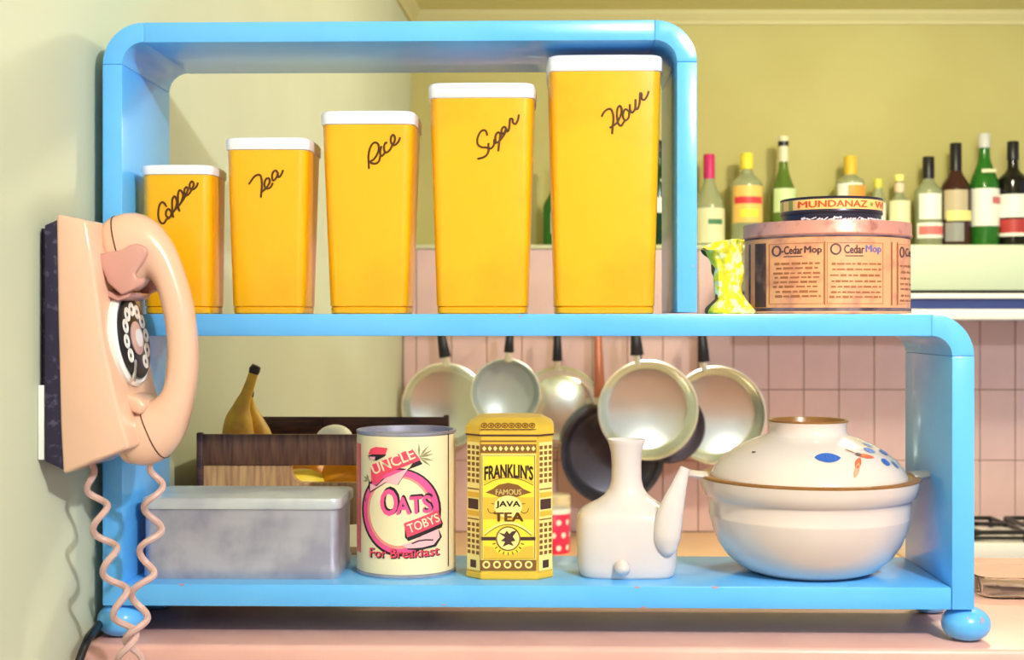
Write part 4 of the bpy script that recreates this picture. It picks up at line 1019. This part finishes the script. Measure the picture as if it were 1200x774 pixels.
# ------------------------------------------------------------------ pans on the rail
RZ = CAMZ+(CY-379)/F*3.66
t = thing('hanging_rail', 'steel rail on the tiles from which the pans hang', 'rail', (0, 3.665, RZ))
b = NB(); tube(b, [((470-CX)/F*3.66, 0, 0), ((880-CX)/F*3.66, 0, 0)], .005, 10); part('bar', b, M['steel'], t)
for px_ in (480, 670, 870):
    b = NB(); tube(b, [((px_-CX)/F*3.66, 0, 0), ((px_-CX)/F*3.66, .053, 0)], .006, 8); part('bracket', b, M['steel'], t)
def pan(label, cx_, cy_, rx, hxp, hyp, hm, inner, rimm, Z, depth=.04, tilt=0.0, yaw=0.0, back=False, hw_=7, group='pans hanging on the tiles'):
    R_ = rx/F*Z; x = (cx_-CX)/F*Z; z = CAMZ+(CY-cy_)/F*Z
    t = thing('frying_pan', label, 'pan', (x, Z, z), 0, group)
    t.rotation_euler = (tilt, 0, yaw)
    dpt = depth; b = NB()
    if not back:
        outer = [(0, dpt), (R_*.80, dpt), (R_*.86, dpt-.004), (R_*.97, .004), (R_*1.0, .001), (R_*1.0, -.001), (R_*.975, -.0015)]
        inn = [(R_*.975, -.0015), (R_*.93, .003), (R_*.90, .008), (R_*.82, dpt-.006), (R_*.76, dpt-.003), (0, dpt-.0025)]
    else:                                         # hung with its base towards the room
        outer = [(0, dpt-.004), (R_*.9, dpt-.006), (R_*.97, dpt), (R_, dpt+.001), (R_, dpt-.001)]
        inn = [(R_, dpt-.001), (R_*.93, dpt-.006), (R_*.80, .006), (R_*.72, .001), (R_*.1, -.001), (0, -.001)]
    RX = Matrix.Rotation(-PI/2, 4, 'X')           # lathe axis z -> y
    def rot(pf, n=56):
        q = NB(); lathe(q, [(r, zz) for r, zz in pf], n); o = NB(); merge(o, q, RX); return o
    part('pan_body', rot(outer), rimm, t); part('pan_inside', rot(inn), inner, t)
    bx = (hxp-CX)/F*Z-x; bz = math.sqrt(max(0, R_*R_-bx*bx)); tx, tz = (hyp-CX)/F*Z-x, CAMZ+(CY-381)/F*Z-z
    L = math.hypot(tx-bx, tz-bz); ux, uz = (tx-bx)/L, (tz-bz)/L
    at = lambda q, y: (bx+ux*q, y, bz+uz*q)
    hb = NB(); tube(hb, [at(-.006, .006), at(.008, -.001), at(.02, -.003)], [.011, .009, .008], 10); part('handle_ferrule', hb, M['steelrim'], t)
    w_ = hw_/F*Z
    hb = NB(); tube(hb, crom([at(.016, -.004), at(.016+(L-.016)*.35, -.007), at(.016+(L-.016)*.7, -.004), at(L, 0)], 4), [w_*1.0-(w_*.3)*min(1, i/8) for i in range(13)], 12, True, .55); part('handle', hb, hm, t)
    yr = 3.665-Z                                   # hook over the rail on the wall
    zr = RZ-z
    hb = NB(); tube(hb, crom([at(L-.012, -.007), at(L+.002, -.006), at(L+.008, yr*.4), (at(L, 0)[0], yr-.004, zr+.011), (at(L, 0)[0], yr+.006, zr+.006), (at(L, 0)[0], yr+.007, zr-.002)], 4), .0022, 8); part('hook', hb, M['steel'], t)
    return t
pan('steel pan hanging leftmost, its rim above the crate', 521, 476, 50.5, 523, 515, M['black'], M['steel'], M['steelrim'], 3.60, .035)
pan('small grey frying pan with a cream rim above the tea tin', 592.5, 461, 41, 596, 598, M['black'], MATS['brushed_steel'] if False else mat('grey_nonstick', (176, 186, 188), .3, .3), M['steelrim'], 3.50, .035, hw_=6)
pan('upturned shiny steel pan with black handle right of the small grey pan', 657, 480, 50, 653, 653, M['black'], M['steel'], M['steelrim'], 3.625, .05, back=True, hw_=6)
pan('large dark nonstick pan with a copper coloured handle behind the jug', 718, 532, 61, 703, 700, M['copper'], M['nonstick'], M['nonstick'], 3.585, .033, hw_=7)
pan('large steel pan with light interior hanging foremost above the jug', 759.5, 481, 59, 747, 743.5, M['black'], M['steel'], M['steelrim'], 3.44, .04, hw_=8)
pan('dark grey pan mostly hidden behind the foremost steel pan', 783, 500, 43.5, 750, 747, M['black'], mat('plum_nonstick', (96, 88, 110), .4, .2), mat('dark_rim', (60, 56, 60), .4, .3), 3.535, .03, hw_=5)
pan('steel pan with a wide cream rim hanging rightmost above the pot', 840, 487, 58, 825, 822, M['black'], M['steel'], M['steelrim'], 3.60, .045, hw_=7)

# ------------------------------------------------------------------ bottles on the ledge
def glassmat(name, col, tr=0.55, rough=0.08): return mat(name, col, rough, trans=tr, ior=1.3, coat=0.3)
G = dict(clear=glassmat('clear_bottle_glass', (206, 214, 176), .6), green=glassmat('green_bottle_glass', (52, 130, 46), .35), olive=glassmat('olive_bottle_glass', (110, 140, 60), .4),
         dark=glassmat('near_black_bottle_glass', (26, 24, 22), .1), brown=glassmat('brown_bottle_glass', (70, 40, 34), .15), dkgreen=glassmat('dark_green_bottle_glass', (24, 66, 40), .2))
C = lambda n, c: mat('print_'+n, c, .45)
BYZ = 3.80
def bottle(label, px, wpx, ytop, shoulder, neckw, cap, capy, body, labels=(), dZ=0.0, foil=None, group='bottles on the tiled ledge'):
    Z = BYZ+dZ; s = Z/F; x = (px-CX)*s; base = ZL
    zz = lambda py: CAMZ+(CY-py)*s-base
    R_ = wpx/2*s; rn = neckw/2*s; H = zz(ytop); zs = zz(shoulder[0]); zn = zz(shoulder[1])
    t = thing('bottle', label, 'bottle', (x, Z, base), 0, group)
    pr_ = [(0, .003), (R_*.8, .0), (R_*.95, .002), (R_, .008), (R_, zs)]
    n = 8
    for i in range(1, n+1):
        q = i/n; k = (1-math.cos(PI*q))/2; pr_.append((R_+(rn-R_)*k, zs+(zn-zs)*q))
    zc = zz(capy); pr_ += [(rn*.95, max(zc, zn+.002)), (rn*.9, H-.004), (0, H-.004)]
    bd = part('glass_body', lathe(NB(), pr_, 32), body, t)
    part('cap', lathe(NB(), [(rn*.97, zc), (rn*1.12, zc+.001), (rn*1.12, H-.002), (rn*1.02, H), (0, H)], 24), cap, t)
    if foil: part('neck_foil', lathe(NB(), [(rn*1.0, zz(foil[0])), (rn*1.18, zz(foil[0])+.001), (rn*1.18, zz(foil[1])), (rn*1.0, zz(foil[1]))], 24), foil[2], t)
    for j, (y0, y1, m_, half, off) in enumerate(labels):
        b = NB(); k = 14; e = R_+.0006+.0004*j
        for i in range(k):
            a0 = -PI/2+off-half+2*half*i/k; a1 = a0+2*half/k
            b.faces.new([b.verts.new((e*math.cos(a), e*math.sin(a), z_)) for a, z_ in ((a0, zz(y1)), (a1, zz(y1)), (a1, zz(y0)), (a0, zz(y0)))])
        bmesh.ops.remove_doubles(b, verts=b.verts, dist=1e-6)
        part('paper_label', b, m_, t, True)
    return t
wh, cr_, ye, rd, or_, bk = C('white', (246, 246, 240)), C('cream', (236, 232, 190)), C('yellow', (246, 226, 70)), C('red', (222, 60, 70)), C('orange', (244, 160, 70)), M['black']
bottle('clear bottle with a magenta foil neck next to the blue shelf side', 831, 36, 181, (246, 208), 12, C('magenta', (204, 40, 110)), 210, G['clear'], [(245, 286, cr_, 1.3, .2), (258, 264, C('leafgreen', (70, 130, 90)), .5, .3)])
bottle('broad shouldered bottle with yellow cap and peach label left of the green bottle', 875, 37, 180, (218, 200), 13, ye, 199, G['clear'], [(219, 262, C('peach', (248, 200, 110)), 1.2, 0), (232, 240, rd, 1.0, 0), (246, 256, ye, .6, 0)])
bottle('slim green bottle with cream foil neck behind the wax tin', 918, 30, 160, (234, 192), 10.5, C('foilcream', (226, 220, 190)), 190, G['olive'], [(222, 250, C('palegreen', (206, 226, 170)), 1.0, 0)], foil=(172, 166, bk))
bottle('squat clear bottle with gold cap and orange label above the wax tin', 996.5, 33, 183, (214, 203), 13, C('gold', (226, 190, 60)), 207, G['clear'], [(216, 262, wh, 1.0, -.3), (218, 262, or_, .8, .4)])
bottle('miniature bottle with pale yellow cap at the right of the wax tin', 1029, 17, 210, (236, 222), 10, C('limecap', (216, 210, 90)), 221, G['clear'], [(238, 280, wh, 1.2, 0)])
bottle('small cream labelled bottle with cream cap above the mop tin edge', 1054, 25, 205, (240, 226), 10, C('buttercap', (246, 238, 140)), 213, G['clear'], [(236, 275, cr_, 1.4, 0)], foil=(226, 215, C('blush', (236, 206, 180))))
bottle('pale bottle with a black cap and pink label stripe', 1088, 32, 184, (226, 210), 12, bk, 210, G['clear'], [(228, 258, wh, .9, -.1), (262, 280, wh, 1.2, 0), (266, 276, C('coral', (232, 120, 120)), 1.0, 0)])
bottle('brown bottle with a long black neck and cream label', 1120, 36, 168, (226, 196), 12, bk, 208, G['brown'], [(224, 258, C('fawn', (196, 180, 150)), .8, -.3), (248, 260, C('butter', (240, 230, 150)), .9, 0), (262, 284, C('greylabel', (150, 150, 150)), .6, -.4)])
bottle('tall bright green bottle with a white label', 1153.5, 34, 157, (222, 180), 12, C('silvercap', (206, 206, 206)), 174, G['green'], [(222, 266, wh, 1.3, 0), (232, 240, C('rose', (206, 110, 120)), .5, .7), (200, 204, cr_, .5, 0)])
bottle('black bottle with white and red label at the right edge', 1187, 36, 166, (214, 196), 12, bk, 188, G['dark'], [(229, 256, wh, 1.3, 0), (258, 274, C('brick', (186, 60, 60)), 1.2, 0), (274, 278, wh, 1.3, 0)])
bottle('dark green bottle seen past the flour canister', 772, 20, 165, (215, 190), 9, bk, 180, G['dkgreen'], [(232, 250, wh, 1.3, 0)])
bottle('green bottle almost hidden between the sugar and flour canisters', 651, 30, 190, (245, 220), 10, G['green'], 200, G['green'], [(250, 275, cr_, .8, .4)])
